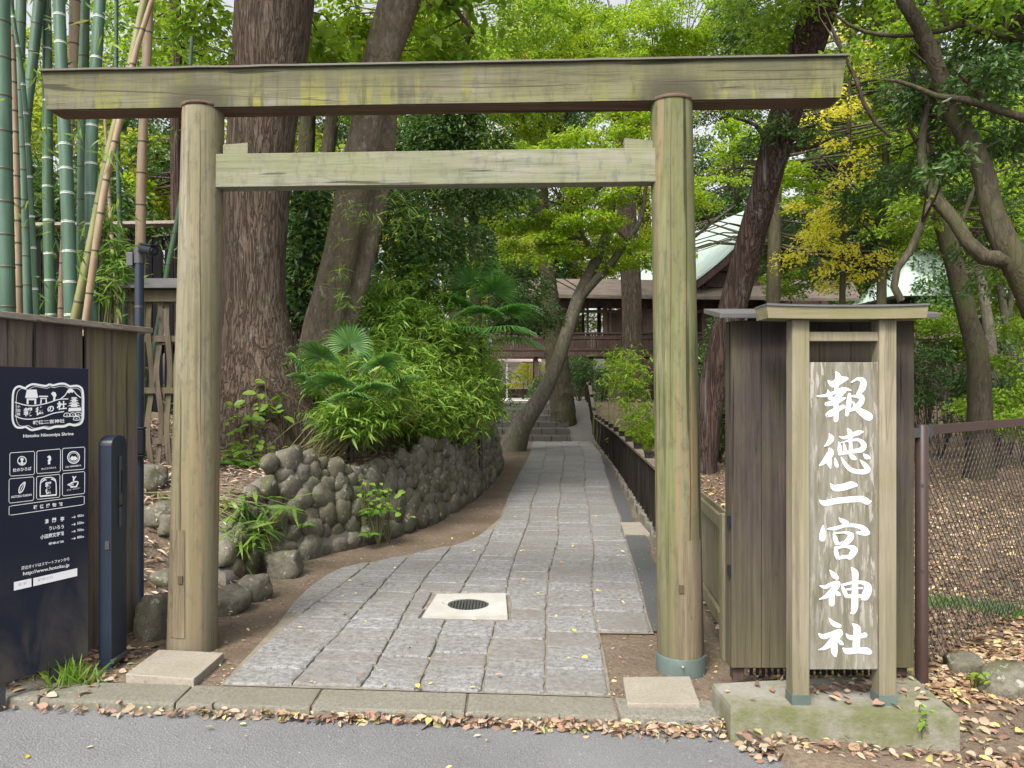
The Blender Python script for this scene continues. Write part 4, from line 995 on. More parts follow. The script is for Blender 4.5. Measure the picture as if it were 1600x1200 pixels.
t = thing('storage_shed', 'dark vertical board shed standing on the concrete plinth', 'shed', (1.5, 3.9, zp))
y0, y1, x0, x1, z0, z1 = 3.75, 3.83, 1.07, 1.965, .145, 1.84
xsb = [1.07, 1.218, 1.353, 1.50, 1.655, 1.80, 1.965]
for i in range(6):
    mb = MB(); mb.box(((xsb[i] + xsb[i + 1]) / 2, y0 + .011, (z0 + z1) / 2), (xsb[i + 1] - xsb[i] - .003, .022, z1 - z0)); mb.build('board', MAT['shed'], t, bevel=.002)
for xx in (x0 + .008, x1 - .008):
    mb = MB(); mb.box((xx, (y0 + .026 + y1) / 2, (z0 + z1) / 2), (.018, y1 - y0 - .03, z1 - z0)); mb.build('side_wall', MAT['shed'], t)
mb = MB(); mb.box(((x0 + x1) / 2, y1 + .012, (z0 + z1) / 2), (x1 - x0, .02, z1 - z0)); mb.build('back_wall', MAT['shed'], t)
for xx in (x0 + .045, x1 - .05):
    for yy in (y0 + .055,):
        mb = MB(); mb.box((xx, yy, (zp + z0) / 2), (.055, .055, z0 - zp + .02)); mb.build('leg', MAT['hall_wood'], t)
mb = MB()
for k in range(24): mb.box((x0 + .12 + k * .03, y0 + .07, (zp + z0) / 2), (.014, .014, z0 - zp))
mb.box(((x0 + x1) / 2, y0 + .05, z0 - .004), (x1 - x0 - .04, .07, .008)); mb.build('vent_slats', MAT['dark_void'], t)
mb = MB(); xa, xb = .985, 2.03
mb.hexa([(xa, 3.64, 1.842), (xb, 3.64, 1.842), (xb, 3.95, 1.895), (xa, 3.95, 1.895)], [(xa, 3.635, 1.868), (xb, 3.635, 1.868), (xb, 3.95, 1.92), (xa, 3.95, 1.92)])
mb.build('roof', MAT['shed_roof'], t, bevel=.004)
for zz in (.62, .86):
    mb = MB(); mb.box((1.062, 3.76, zz), (.014, .02, .05)); mb.build('hinge', MAT['black_metal'], t)

sgn = thing('shrine_sign', 'tall wooden name board with white brush characters between two posts', 'sign', (1.52, 3.49, zp))
yc = 3.49
for (pa, pb) in ((1238, 1265), (1374, 1401)):
    xa, xb = (pa - 800) / F * 3.451, (pb - 800) / F * 3.451; zt = W(0, 499, 3.451).z
    mb = MB(); mb.box(((xa + xb) / 2, yc, (zp + zt) / 2), (xb - xa, .078, zt - zp)); o = mb.build('post', MAT['sign_post'], sgn, bevel=.004)
    mb = MB(); mb.box(((xa + xb) / 2, yc, zp + .022), (xb - xa + .006, .084, .046)); mb.build('metal_shoe', MAT['copper'], o)
xL, xR = (1264 - 800) / F * 3.451, (1375 - 800) / F * 3.451
mb = MB(); mb.box(((xL + xR) / 2, yc, W(0, 526, 3.48).z), (xR - xL + .01, .05, .042)); mb.build('cross_bar', MAT['sign_post'], sgn, bevel=.003)
yb = 3.468
zt, zb = W(0, 566, yb).z, W(0, 1046, yb).z
mb = MB(); mb.box(((xL + xR) / 2, yb + .014, (zt + zb) / 2), (xR - xL + .004, .028, zt - zb)); board = mb.build('name_board', MAT['sign_board'], sgn, bevel=.002)
# roof beam with upturned ends
mb = MB(); ra, rb = W(1199, 0, 3.41).x, W(1449, 0, 3.41).x; rings = []; rt = []
for k in range(25):
    f = k / 24; x = ra + (rb - ra) * f; e = abs(2 * f - 1); lift = .007 * e ** 2.5
    zb_ = W(0, 498, 3.41).z + .004 * e ** 2; zt_ = W(0, 480, 3.41).z + lift; sh = (f - .5) * .006
    rings.append([(x - sh, 3.41, zb_), (x - sh, 3.57, zb_), (x + sh, 3.57, zt_), (x + sh, 3.405, zt_)])
    rt.append([(x + sh * 1.6, 3.398, zt_ + .001), (x + sh * 1.6, 3.578, zt_ + .001), (x + sh * 1.6, 3.578, zt_ + .010), (x + sh * 1.6, 3.398, zt_ + .010)])
mb.loft(rings, 0, False); rf = mb.build('roof_beam', MAT['sign_roof'], sgn)
mb = MB(); mb.loft(rt, 0, False); mb.build('ridge_strip', MAT['shed_roof'], rf)
# brush characters, traced stroke by stroke
ST = {
 (1260, 565): [
  [(345, 125, 20), (370, 170, 60), (352, 260, 55), (345, 345, 40)], [(252, 225, 16), (310, 265, 75), (400, 220, 80), (475, 200, 40)], [(128, 408, 22), (220, 400, 36), (330, 365, 44), (430, 325, 46), (520, 338, 22)],
  [(250, 330, 12), (262, 385, 46), (285, 430, 56)], [(450, 335, 50), (375, 405, 62), (315, 455, 50)], [(235, 500, 50), (300, 490, 56), (390, 455, 50), (455, 430, 22)], [(250, 625, 60), (300, 600, 76), (370, 560, 56), (435, 530, 50)], [(340, 440, 50), (350, 560, 60), (345, 690, 52)],
  [(525, 248, 16), (600, 205, 36), (662, 232, 72), (655, 310, 74), (605, 385, 44)], [(505, 382, 36), (497, 480, 60), (485, 560, 52), (472, 625, 46)], [(520, 412, 16), (600, 408, 46), (648, 420, 56), (632, 490, 66), (565, 548, 56), (512, 580, 22)], [(540, 470, 16), (600, 560, 60), (680, 615, 92), (735, 650, 96)]],
 (1260, 665): [
  [(265, 97, 12), (290, 150, 68), (250, 215, 45), (207, 245, 10)], [(268, 272, 26), (282, 320, 78), (222, 410, 62), (155, 470, 22)], [(265, 370, 52), (266, 440, 54), (285, 505, 12)], [(475, 35, 12), (507, 72, 52), (515, 130, 58), (505, 190, 42)],
  [(378, 130, 10), (440, 145, 36), (530, 115, 46), (615, 82, 54), (662, 75, 18)], [(380, 192, 12), (390, 260, 50), (392, 335, 44)], [(400, 205, 12), (500, 180, 26), (610, 172, 36), (670, 222, 64), (650, 280, 62), (560, 302, 50), (395, 332, 36)],
  [(438, 215, 26), (458, 305, 40)], [(518, 195, 36), (520, 295, 50)], [(335, 382, 12), (346, 440, 46), (360, 480, 36)], [(408, 372, 16), (460, 460, 46), (540, 528, 52), (660, 542, 62), (722, 518, 58), (672, 450, 48), (625, 402, 8)], [(500, 345, 16), (540, 370, 58), (572, 392, 36)], [(667, 332, 12), (700, 365, 56), (738, 382, 34)],
  [(278, 682, 10), (330, 730, 72), (430, 722, 80), (520, 695, 80), (580, 700, 44)], [(152, 875, 16), (210, 910, 62), (340, 885, 70), (500, 868, 70), (640, 862, 72), (715, 892, 72), (755, 890, 18)]],
 (1260, 790): [
  [(376, 140, 8), (420, 180, 52), (475, 200, 42)], [(195, 232, 12), (191, 310, 66), (186, 390, 72)], [(247, 275, 18), (330, 270, 42), (440, 240, 38), (560, 235, 44), (660, 265, 60), (698, 312, 84), (722, 320, 56)], [(605, 322, 40), (690, 328, 56)],
  [(318, 328, 18), (338, 390, 54), (362, 452, 40)], [(330, 327, 22), (450, 318, 26), (520, 350, 72), (490, 410, 72), (425, 460, 30)], [(350, 452, 26), (425, 438, 32)], [(340, 492, 28), (350, 560, 54), (372, 622, 40)], [(350, 500, 38), (460, 478, 34), (560, 512, 74), (530, 580, 72), (500, 618, 42)], [(365, 620, 38), (450, 602, 42), (520, 602, 50)]],
 (1260, 880): [
  [(267, 77, 8), (322, 140, 62), (360, 175, 46)], [(158, 266, 16), (220, 280, 44), (320, 238, 50), (368, 242, 60), (310, 320, 72), (230, 390, 50), (152, 422, 10)], [(300, 322, 60), (296, 420, 66), (296, 480, 62)], [(332, 322, 26), (368, 360, 52), (392, 372, 28)],
  [(528, 52, 16), (568, 112, 76), (570, 200, 72), (567, 400, 74), (564, 500, 82), (550, 575, 52), (517, 586, 12)], [(412, 247, 12), (440, 320, 46), (472, 388, 46)], [(430, 256, 28), (560, 227, 38), (680, 236, 50), (722, 292, 92), (690, 388, 92), (655, 420, 40)], [(468, 312, 26), (560, 300, 26), (655, 292, 24)], [(480, 388, 42), (580, 390, 42), (670, 385, 40)],
  [(262, 647, 12), (322, 710, 56), (390, 738, 46)], [(145, 832, 24), (200, 860, 60), (300, 832, 60), (388, 812, 82), (340, 872, 82), (270, 950, 72), (200, 1000, 38), (142, 1015, 8)], [(325, 920, 70), (327, 1030, 76), (340, 1088, 34)], [(370, 902, 26), (400, 930, 46), (428, 955, 22)],
  [(537, 712, 16), (590, 762, 82), (590, 850, 82), (582, 960, 82), (588, 1010, 62)], [(462, 827, 10), (510, 870, 56), (610, 860, 50), (685, 842, 62)], [(432, 1000, 26), (480, 1030, 72), (600, 1022, 70), (700, 1027, 80), (742, 1045, 60)]]}
mb = MB(); k = 0
for (ox, oy), sts in ST.items():
    def pj2(x, y, h): p = W(ox + x / 7.5, oy + y / 7.5, yb); p.y = yb - h; return p
    for s_ in sts:
        k += 1; stroke(mb, s_, pj2, .0008 + .00006 * (k % 14), .0045, 7)
mb.build('lettering', MAT['brush_white'], board)

# ------------------------------------------------------------------ chain link fence, wicket, path fence
t = thing('chain_link_fence', 'rusty brown chain link fence with round post beside the shed', 'fence', (2.187, 4.1, 0))
P0, P1 = Vector((2.187, 4.1, 0)), Vector((7.0, 8.35, 0)); dl = (P1 - P0).normalized(); Ln = (P1 - P0).length
for f in (0, .46, .92):
    p = P0 + dl * Ln * f; mb = MB(); mb.tube([(p.x, p.y, -.1), (p.x, p.y, 1.305), (p.x, p.y, 1.318)], [.033, .033, .022], 16); mb.build('post', MAT['brown_metal'], t)
mb = MB(); mb.beam(P0 + Vector((0, 0, 1.285)) + dl * .03, P1 + Vector((0, 0, 1.285)), .034, .05); mb.build('top_rail', MAT['brown_metal'], t)
mb = MB(); mb.beam(P0 + Vector((0, 0, 1.283)) + dl * .03, P0 + Vector((0, 0, 1.283)) + dl * .10, .046, .062); mb.beam(P0 + Vector((-.08, -.02, 1.275)), P0 + Vector((-.03, -.01, 1.275)), .05, .05)
for zz in (1.0, .55): mb.tube([P0 + Vector((-.01, -.03, zz)), P0 + Vector((-.014, -.039, zz))], .007, 8)
mb.build('clamp', MAT['steel'], t)
mb = MB(); H_ = 1.25; sp = .066
nl = Vector((-dl.y, dl.x, 0))
k = -int(H_ / sp) - 1
while k * sp < Ln:
    for sgn in (1, -1):
        s0 = k * sp; pts = []
        a = max(0, s0) if sgn > 0 else s0; 
        # the strand climbs at 45 degrees from s0 at the foot (or the head)
        u0, u1 = max(0, s0), min(Ln, s0 + H_)
        if u1 - u0 > .02:
            za, zb = (u0 - s0), (u1 - s0)
            if sgn < 0: za, zb = H_ - za, H_ - zb
            mb.tube([P0 + dl * u0 + Vector((0, 0, za + .02)) + nl * .003 * sgn, P0 + dl * u1 + Vector((0, 0, zb + .02)) + nl * .003 * sgn], .0027, 4, caps=False)
    k += 1
for zz in (.30, .75, 1.2): mb.tube([P0 + Vector((0, 0, zz)), P1 + Vector((0, 0, zz))], .0022, 4, caps=False)
mb.build('wire_mesh', MAT['wire'], t)

t = thing('wicket_fence', 'pale plank fence section between gate post and shed', 'fence', (1.23, 4.4, 0))
a, b = Vector((1.232, 4.42, 0)), Vector((1.345, 5.75, 0)); u = (b - a).normalized()
for p, zt in ((a, .79), (b, .79)):
    mb = MB(); mb.box((p.x, p.y, (zt - .06) / 2), (.062, .062, zt + .06)); mb.build('post', MAT['wicket'], t, bevel=.004)
for zz in (.73, .16):
    mb = MB(); mb.beam(a + u * .03 + Vector((-.012, 0, zz)), b - u * .03 + Vector((-.012, 0, zz)), .026, .07); mb.build('rail', MAT['wicket'], t)
n = 15
for k in range(n):
    p = a.lerp(b, (k + .6) / n); mb = MB(); mb.box((p.x + .014, p.y, .44), (.012, (b - a).length / n - .004, .70), -math.atan2(u.x, u.y)); mb.build('plank', MAT['wicket'], t)

t = thing('path_fence', 'long low black wooden fence following the right edge of the path'.replace('right edge of the path', 'paved path uphill'), 'fence', (fx(14), 14, 0))
ys_ = [5.9 + 1.42 * k for k in range(16)]
pw = lambda y: Vector((fx(y), y, terrace(y)))
for k, y in enumerate(ys_):
    p = pw(y); mb = MB(); mb.box((p.x, p.y, p.z + .36), (.085, .085, .86)); mb.box((p.x, p.y, p.z + .80), (.10, .10, .02)); mb.build('post', MAT['black_fence'], t)
for k in range(15):
    a, b = pw(ys_[k]), pw(ys_[k + 1]); mb = MB()
    mb.beam(a + Vector((0, 0, .715)), b + Vector((0, 0, .715)), .10, .03); mb.build('top_rail', MAT['rail_top'], t)
    mb = MB(); mb.beam(a + Vector((0, 0, .64)), b + Vector((0, 0, .64)), .05, .06); mb.beam(a + Vector((0, 0, .17)), b + Vector((0, 0, .17)), .05, .06)
    for j in range(5):
        p = a.lerp(b, (j + .5) / 5); mb.box((p.x + .035, p.y, p.z + .40), (.012, .245, .58))
        q = a.lerp(b, (j + .0) / 5 + .02); mb.box((q.x - .035, q.y, q.z + .40), (.02, .045, .60))
    mb.build('fence_panel', MAT['black_fence'], t)
for k in range(26):                       # kerb blocks under the fence
    pass
y = 5.9
while y < 22:
    mb = MB(); mb.box((fx(y) - .02, y, .03), (.12, random.uniform(.2, .3), .14), random.uniform(-.1, .1)); y += random.uniform(.5, .8); mb.build('footing', MAT['kerbstone'], t, bevel=.01)

# ------------------------------------------------------------------ buildings in the distance
D = 32.0
cor = thing('raised_corridor', 'dark timber corridor bridge with railing crossing over the path', 'corridor', (W(900, 600, D).x, D, 1.07))
xl, xr = W(768, 0, D).x, W(1150, 0, D).x
zf, zr, ze = W(0, 547, D).z, W(0, 522, D).z, W(0, 466, D).z
mb = MB(); mb.box(((xl + xr) / 2, D + 1.0, zf - .14), (xr - xl, 2.3, .28)); mb.build('floor_beam', MAT['hall_wood'], cor)
mb = MB(); mb.box(((xl + xr) / 2, D - .12, zf + .02), (xr - xl, .12, .1)); mb.build('sill_beam', MAT['hall_red'], cor)
for yy in (D - .1, D + 2.1):
    mb = MB(); x = xl
    while x < xr: mb.box((x + .055, yy, (zf + zr) / 2 + .02), (.10, .03, zr - zf - .02)); x += .115
    mb.box(((xl + xr) / 2, yy - .01, zr + .03), (xr - xl, .1, .07)); mb.box(((xl + xr) / 2, yy - .02, zr - .2), (xr - xl, .05, .04)); mb.build('railing', MAT['hall_red'], cor)
for px in (775, 893, 918, 945, 953, 1007, 1060, 1110):
    for yy in (D - .05, D + 2.1):
        mb = MB(); x = W(px, 0, D).x; mb.box((x, yy, (zf + ze) / 2), (.09 if px in (918, 953) else .17, .12, ze - zf)); mb.build('post', MAT['hall_wood'], cor)
mb = MB(); mb.box(((xl + xr) / 2, D + 1.0, ze + .02), (xr - xl, 2.5, .36)); mb.box(((xl + xr) / 2, D - .1, W(0, 487, D).z), (xr - xl, .08, .12)); mb.build('head_beam', MAT['hall_wood'], cor)
ex0, ex1 = W(760, 0, D).x, W(1235, 0, D).x
mb = MB(); za, zb = W(0, 461, D - .8).z, W(0, 445, D + 1).z
mb.hexa([(ex0, D - .9, za - .10), (ex1, D - .9, za - .22), (ex1, D + 1, zb - .2), (ex0, D + 1, zb)], [(ex0, D - .9, za + .04), (ex1, D - .9, za - .08), (ex1, D + 1, zb + .14), (ex0, D + 1, zb + .3)])
mb.hexa([(ex0, D + 1, zb), (ex1, D + 1, zb - .2), (ex1, D + 2.9, za - .22), (ex0, D + 2.9, za - .1)], [(ex0, D + 1, zb + .3), (ex1, D + 1, zb + .14), (ex1, D + 2.9, za - .08), (ex0, D + 2.9, za + .04)])
mb.build('roof', MAT['roof_brown'], cor)
for px in (838, 924, 1060):
    for yy in (D + .1, D + 2.0):
        mb = MB(); x = W(px, 0, D).x; mb.box((x, yy, (1.0 + zf) / 2 - .1), (.16, .16, zf - 1.0)); mb.build('support_post', MAT['hall_wood'], cor)

hall = thing('shrine_hall', 'shrine hall with pale copper green gabled roof behind the trees', 'building', (11, 34, 1.07))
A = Vector((7.44, 31.0, 5.94)); p_ = Vector((.973, .229, 0)); d_ = Vector((-.229, .973, 0)); hs = 3.6; zr_ = 9.42; Lr = 15
def roof_slope(A, B, thick, name, mat, par, seg=8, sag=.45):
    mb = MB(); rings = []
    for k in range(seg + 1):
        f = k / seg; z = A.z + (B.z - A.z) * f - sag * math.sin(math.pi * f) * .6
        q = A.lerp(B, f); q.z = z; up = Vector((0, 0, thick))
        rings.append([q, q + up, q + up + d_ * Lr, q + d_ * Lr])
    mb.loft(rings, 0, False); return mb.build(name, mat, par)
Bp = A + p_ * hs; Bp.z = zr_; A2 = A + p_ * 2 * hs; A2.z = A.z
roof_slope(A, Bp, .10, 'roof', MAT['roof_green'], hall); roof_slope(A2, Bp, .10, 'roof', MAT['roof_green'], hall)
mb = MB()
for E0 in (A, A2):
    for k in range(8):
        f0, f1 = k / 8, (k + 1) / 8; q = [E0.lerp(Bp, f) - Vector((0, 0, .27 * math.sin(math.pi * f) + .16)) + d_ * .12 for f in (f0, f1)]; mb.beam(q[0], q[1], .14, .34)
mb.build('barge_board', MAT['hall_red'], hall)
mb = MB(); c0 = A + p_ * .8 + d_ * .9; c1 = A + p_ * (2 * hs - .8) + d_ * .9
ap = Bp + d_ * .9 - Vector((0, 0, .9))
mb.add([Vector((c0.x, c0.y, 1.0)), Vector((c1.x, c1.y, 1.0)), Vector((c1.x, c1.y, 5.9)), ap, Vector((c0.x, c0.y, 5.9))], [[0, 1, 2, 3, 4]])
e0, e1 = c0 + d_ * 12, c1 + d_ * 12
mb.add([Vector((c0.x, c0.y, 1)), Vector((c0.x, c0.y, 5.9)), Vector((e0.x, e0.y, 5.9)), Vector((e0.x, e0.y, 1))], [[0, 1, 2, 3]])
mb.add([Vector((c1.x, c1.y, 1)), Vector((c1.x, c1.y, 5.9)), Vector((e1.x, e1.y, 5.9)), Vector((e1.x, e1.y, 1))], [[3, 2, 1, 0]]); mb.build('wall', MAT['hall_wood'], hall)
mb = MB()
for zz in (5.9, 6.6, 7.3): 
    w_ = .5 - .12 * (zz - 5.9); mb.beam(c0.lerp(c1, .5 - w_) * 1 + Vector((0, -.12, zz - 5.94)), c0.lerp(c1, .5 + w_) + Vector((0, -.12, zz - 5.94)), .16, .22)
for f in (0, .25, .5, .75, 1): q = c0.lerp(c1, f); mb.box((q.x, q.y - .1, 3.4), (.28, .28, 4.9))
mb.build('timber_frame', MAT['hall_red'], hall)
mb = MB(); q0, q1 = W(1165, 470, 29), W(1330, 462, 29)
mb.hexa([W(1195, 470, 28.5), W(1345, 470, 28.5), W(1330, 440, 30.5), W(1240, 440, 30.5)], [W(1195, 466, 28.5), W(1345, 466, 28.5), W(1330, 436, 30.5), W(1240, 436, 30.5)])
mb.build('porch_roof', MAT['roof_brown'], hall)
mb = MB(); mb.box((W(1270, 0, 30).x, 30.2, 2.9), (3.4, .2, 3.6)); mb.build('porch_wall', MAT['hall_wood'], hall)

t = thing('side_hall', 'small hall with pale roof half hidden by the mossy trees', 'building', (W(1440, 0, 38).x, 38, 1.07))
mb = MB(); Dd = 38
ea, eb = W(1395, 462, Dd), W(1500, 462, Dd); ra_, rb_ = W(1425, 392, Dd + 2.5), W(1472, 392, Dd + 2.5)
q0, q1 = ea + Vector((0, 5, 0)), eb + Vector((0, 5, 0))
mb.add([ea, eb, rb_, ra_, q0, q1], [[0, 1, 2, 3], [1, 5, 2], [5, 4, 3, 2], [4, 0, 3], [0, 4, 5, 1]]); mb.build('roof', MAT['roof_green'], t)
mb = MB(); mb.box(((ea.x + eb.x) / 2, Dd + 2.4, 3.2), (eb.x - ea.x - .6, 4, 4.6)); mb.build('wall', MAT['hall_wood'], t)
t = thing('garden_wall', 'low grey wall with tiled top behind the green shrubs', 'wall', (W(1490, 0, 27).x, 27, 1.07))
mb = MB(); mb.box((W(1495, 0, 27).x, 27, 2.1), (3.0, .25, 2.2)); mb.build('wall_face', MAT['hall_wood'], t)
mb = MB(); c = W(1495, 530, 27); mb.add([(c.x - 1.6, 26.6, c.z), (c.x + 1.6, 26.6, c.z), (c.x + 1.6, 27, c.z + .22), (c.x - 1.6, 27, c.z + .22), (c.x - 1.6, 27.4, c.z), (c.x + 1.6, 27.4, c.z)], [[0, 1, 2, 3], [3, 2, 5, 4], [1, 0, 4, 5], [0, 3, 4], [1, 5, 2]]); mb.build('wall_top', MAT['roof_brown'], t)

Dd = 40
hut = thing('offering_hut', 'small white walled hut with pink roof beyond the corridor', 'hut', (W(800, 0, Dd).x, Dd, 1.07))
mb = MB(); a, b = W(755, 565, Dd), W(846, 565, Dd); c, d = W(838, 552, Dd + 2), W(765, 552, Dd + 2)
up = Vector((0, 0, .08)); mb.hexa([a, b, c, d], [a + up, b + up, c + up, d + up]); mb.build('roof', MAT['pink_roof'], hut)
mb = MB(); mb.box((W(800, 0, Dd).x, Dd + 1.6, 1.9), (2.9, .2, 2.2)); mb.build('wall', MAT['wall_white'], hut)
mb = MB(); mb.box((W(800, 0, Dd).x, Dd + 1.45, 1.35), (2.9, .1, .45)); mb.build('plinth_board', MAT['hall_red'], hut)
for px in (792, 825):
    mb = MB(); q = W(px, 0, Dd); mb.box((q.x, Dd + .2, 1.95), (.10, .10, 1.9)); mb.build('post', MAT['hall_wood'] if px > 800 else MAT['wall_white'], hut)
mb = MB(); strip(mb, [[(x, y) for x in (-4, -1, 1, 2.2)] for y in (30.5, 33, 38, 44)], .02); tag(mb.build('courtyard', MAT['gravel']), 'pale gravel court beyond the steps', kind='structure')
# ------------------------------------------------------------------ trees
SP = {  # material, leaf shape, length, width, spray radius, flatness, normal jitter, leaves per m2 of spray, droop
 'maple':  ('l_maple', 'rhomb', .085, .060, .55, .16, .55, 1.5, .15),
 'mixed':  ('l_mixed', 'rhomb', .085, .060, .55, .20, .6, 1.4, .2),
 'yellow': ('l_yellow', 'rhomb', .072, .042, .32, .30, .7, 1.1, .35),
 'green':  ('l_green', 'rhomb', .10, .055, .50, .35, .7, 1.5, .3),
 'dark':   ('l_dark', 'rhomb', .11, .042, .50, .45, .8, 1.6, .35),
 'broad':  ('l_green', 'oval', .16, .085, .50, .40, .6, 1.2, .4),
 'far':    ('l_far', 'rhomb', .20, .14, 1.1, .35, .7, 1.4, .3),
 'fard':   ('l_dark', 'rhomb', .20, .13, 1.1, .45, .8, 1.5, .3),
}
def spray_set(sp, C, rs, scale=1.0):
    """leaves of sprays centred at C (n,3)"""
    mat, shape, L, Wd, r0, flat, jit, dens, droop = SP[sp]
    per = max(6, int(dens * math.pi * rs * rs / (L * Wd * .5 * scale * scale) * .55))
    n = len(C); idx = np.repeat(np.arange(n), per); N = len(idx)
    ang = rng.uniform(0, 2 * math.pi, N); rr = rs * np.sqrt(rng.uniform(0, 1, N)) * rng.choice((.7, 1.0, 1.15), n)[idx]
    tilt = rng.normal(0, .22, (n, 2))[idx]
    dx, dy = rr * np.cos(ang), rr * np.sin(ang)
    dz = rng.normal(0, flat * rs * .6, N) + tilt[:, 0] * dx + tilt[:, 1] * dy - droop * rr * rr / rs
    P = C[idx] + np.stack([dx, dy, dz], 1)
    D = np.stack([np.cos(ang), np.sin(ang), -.25 - .3 * rng.uniform(0, 1, N)], 1) + rng.normal(0, .55, (N, 3))
    Nn = np.array([[0, 0, 1.0]]) + rng.normal(0, jit, (N, 3))
    s = rng.uniform(.7, 1.25, N) * scale
    return (shape, P, D, Nn, L * s, Wd * s)
def ellipsoid_sprays(e, sp, cover=None):
    px, py, d, rx, ry, rd = e[:6]; cov = e[6] if len(e) > 6 else .9
    mat, shape, L, Wd, rs, flat, *_ = SP[sp]
    m = d / F; rs = min(rs, .6 * min(rx, ry) * m + .12)
    n = max(2, int(cov * 4.2 * (rx * m) * (ry * m) / (rs * rs * .62)))
    v = rdir(n); k = rng.uniform(.15, 1, n) ** (1 / 2.2)
    c = W(px, py, d)
    C = np.array(c)[None, :] + v * k[:, None] * np.array([rx * m, rd, ry * m])[None, :]
    # loose gaps: drop sprays where a slow noise is low
    keep = np.array([mnoise.noise(Vector(q) * (.55 / max(rs, .35))) > -.28 for q in C])
    C = C[keep] if keep.sum() > 1 else C
    return C, rs
def twig_tubes(mb, a, b, r, seed=0):
    a, b = Vector(a), Vector(b); v = b - a; L = v.length
    if L < .05: return
    p = v.orthogonal().normalized() * L * .10 * mnoise.noise(b * 2); up = Vector((0, 0, L * .10))
    mb.tube([a, a.lerp(b, .35) + p + up * .4, a.lerp(b, .7) - p * .6 + up, b], [r, r * .7, r * .45, r * .2], 4, caps=False)
def tree(name, label, trunk, mat, crown, group=None, limbs=(), cat='tree', flare=0, seed=0, n=14, twigs=1.0, bump=.05, lscale=1.0, mats=None, slim=1.0):
    """trunk: list of (px, py, d, width px); limbs the same; crown: list of (species, (px, py, d, rx, ry, rd, cover))"""
    P = [W(a, b, d) for a, b, d, w in trunk]; Rd = [w * d / F / 2 * slim for a, b, d, w in trunk]
    zg = g(P[-1].x, P[-1].y)
    if P[-1].z > zg - .1: P.append(Vector((P[-1].x, P[-1].y, zg - .15))); Rd.append(Rd[-1] * 1.05)
    foot = P[-1]; foot = Vector((foot.x, foot.y, zg))
    t = thing(name, label, cat, (foot.x, foot.y, g(foot.x, foot.y)), group)
    Q, V = resample(P, Rd, max(.08, min(.35, Rd[0])))
    mb = MB(); mb.tube(Q, V, n, bump=bump, freq=1.6 / max(.12, Rd[0] * 2), seed=seed)
    if flare:
        vs = []
        for (x, y, z) in mb.v:
            h = z - foot.z; a = math.atan2(y - foot.y, x - foot.x); k = flare * math.exp(-max(0, h) * 2.6) * (.5 + .5 * math.sin(a * 5 + 1.3)) ** 2
            vs.append((foot.x + (x - foot.x) * (1 + k), foot.y + (y - foot.y) * (1 + k), z))
        mb.v = vs
    mb.build('trunk', mat, t)
    tips = [(Q[k], V[k]) for k in range(0, len(Q)) if Q[k].z > foot.z + .35 * (max(q.z for q in Q) - foot.z)]
    lb = MB()
    for lm in limbs:
        LP = [W(a, b, d) for a, b, d, w in lm]; LR = [w * d / F / 2 * slim for a, b, d, w in lm]
        q, v = resample(LP, LR, .18); lb.tube(q, v, 8, bump=bump * 1.5, freq=5, seed=seed + 1); tips += [(a, b) for a, b in zip(q, v)][len(q) // 4:]
    sets = {}
    for sp, e in crown:
        C, rs = ellipsoid_sprays(e, sp); sets.setdefault(sp, []).append(spray_set(sp, C, rs, lscale))
        if twigs and tips:
            for c in C[:: max(1, int(len(C) / (26 * twigs)))]:
                cv = Vector(c); best = min(tips, key=lambda q: (q[0] - cv).length + .8 * max(0, q[0].z - cv.z))
                twig_tubes(lb, best[0], cv, min(best[1] * .5, .012 + .006 * (best[0] - cv).length))
    if lb.v: lb.build('branches', [mat] if not mats else mats, t)
    if sets:
        ms, allsets = [], []
        for sp, ss in sets.items():
            ms.append(MAT[SP[sp][0]]); allsets += [s + (len(ms) - 1,) for s in ss]
        leaf_obj('crown', allsets, ms, t)
    return t

tree('big_tree', 'massive straight trunk with ridged bark rising from the bank beside the gate post',
     [(440, -260, 8.2, 118), (434, -100, 8.2, 120), (429, 0, 8.2, 120), (420, 100, 8.2, 111), (409, 200, 8.2, 103), (402, 300, 8.2, 99), (398, 400, 8.2, 94), (397, 470, 8.2, 96), (401, 540, 8.2, 112), (405, 600, 8.2, 136), (409, 660, 8.15, 158), (411, 730, 8.1, 185)], MAT['bark_big'],
     [('green', (330, 30, 8.6, 60, 50, .6, 1.0)), ('green', (345, 95, 8.3, 46, 34, .5, 1.0)), ('broad', (505, 40, 9.2, 40, 60, .5, .9)), ('dark', (200, -1000, 6, 560, 220, 2.4, .55)), ('green', (420, -560, 8, 420, 150, 2.2, .6))], flare=.35, seed=3, n=44, bump=.03,  # last two leaf masses sit out of view, added to shade the bank
     limbs=[[(390, -40, 8.2, 20), (350, -20, 8.3, 14), (320, 20, 8.5, 7)]])
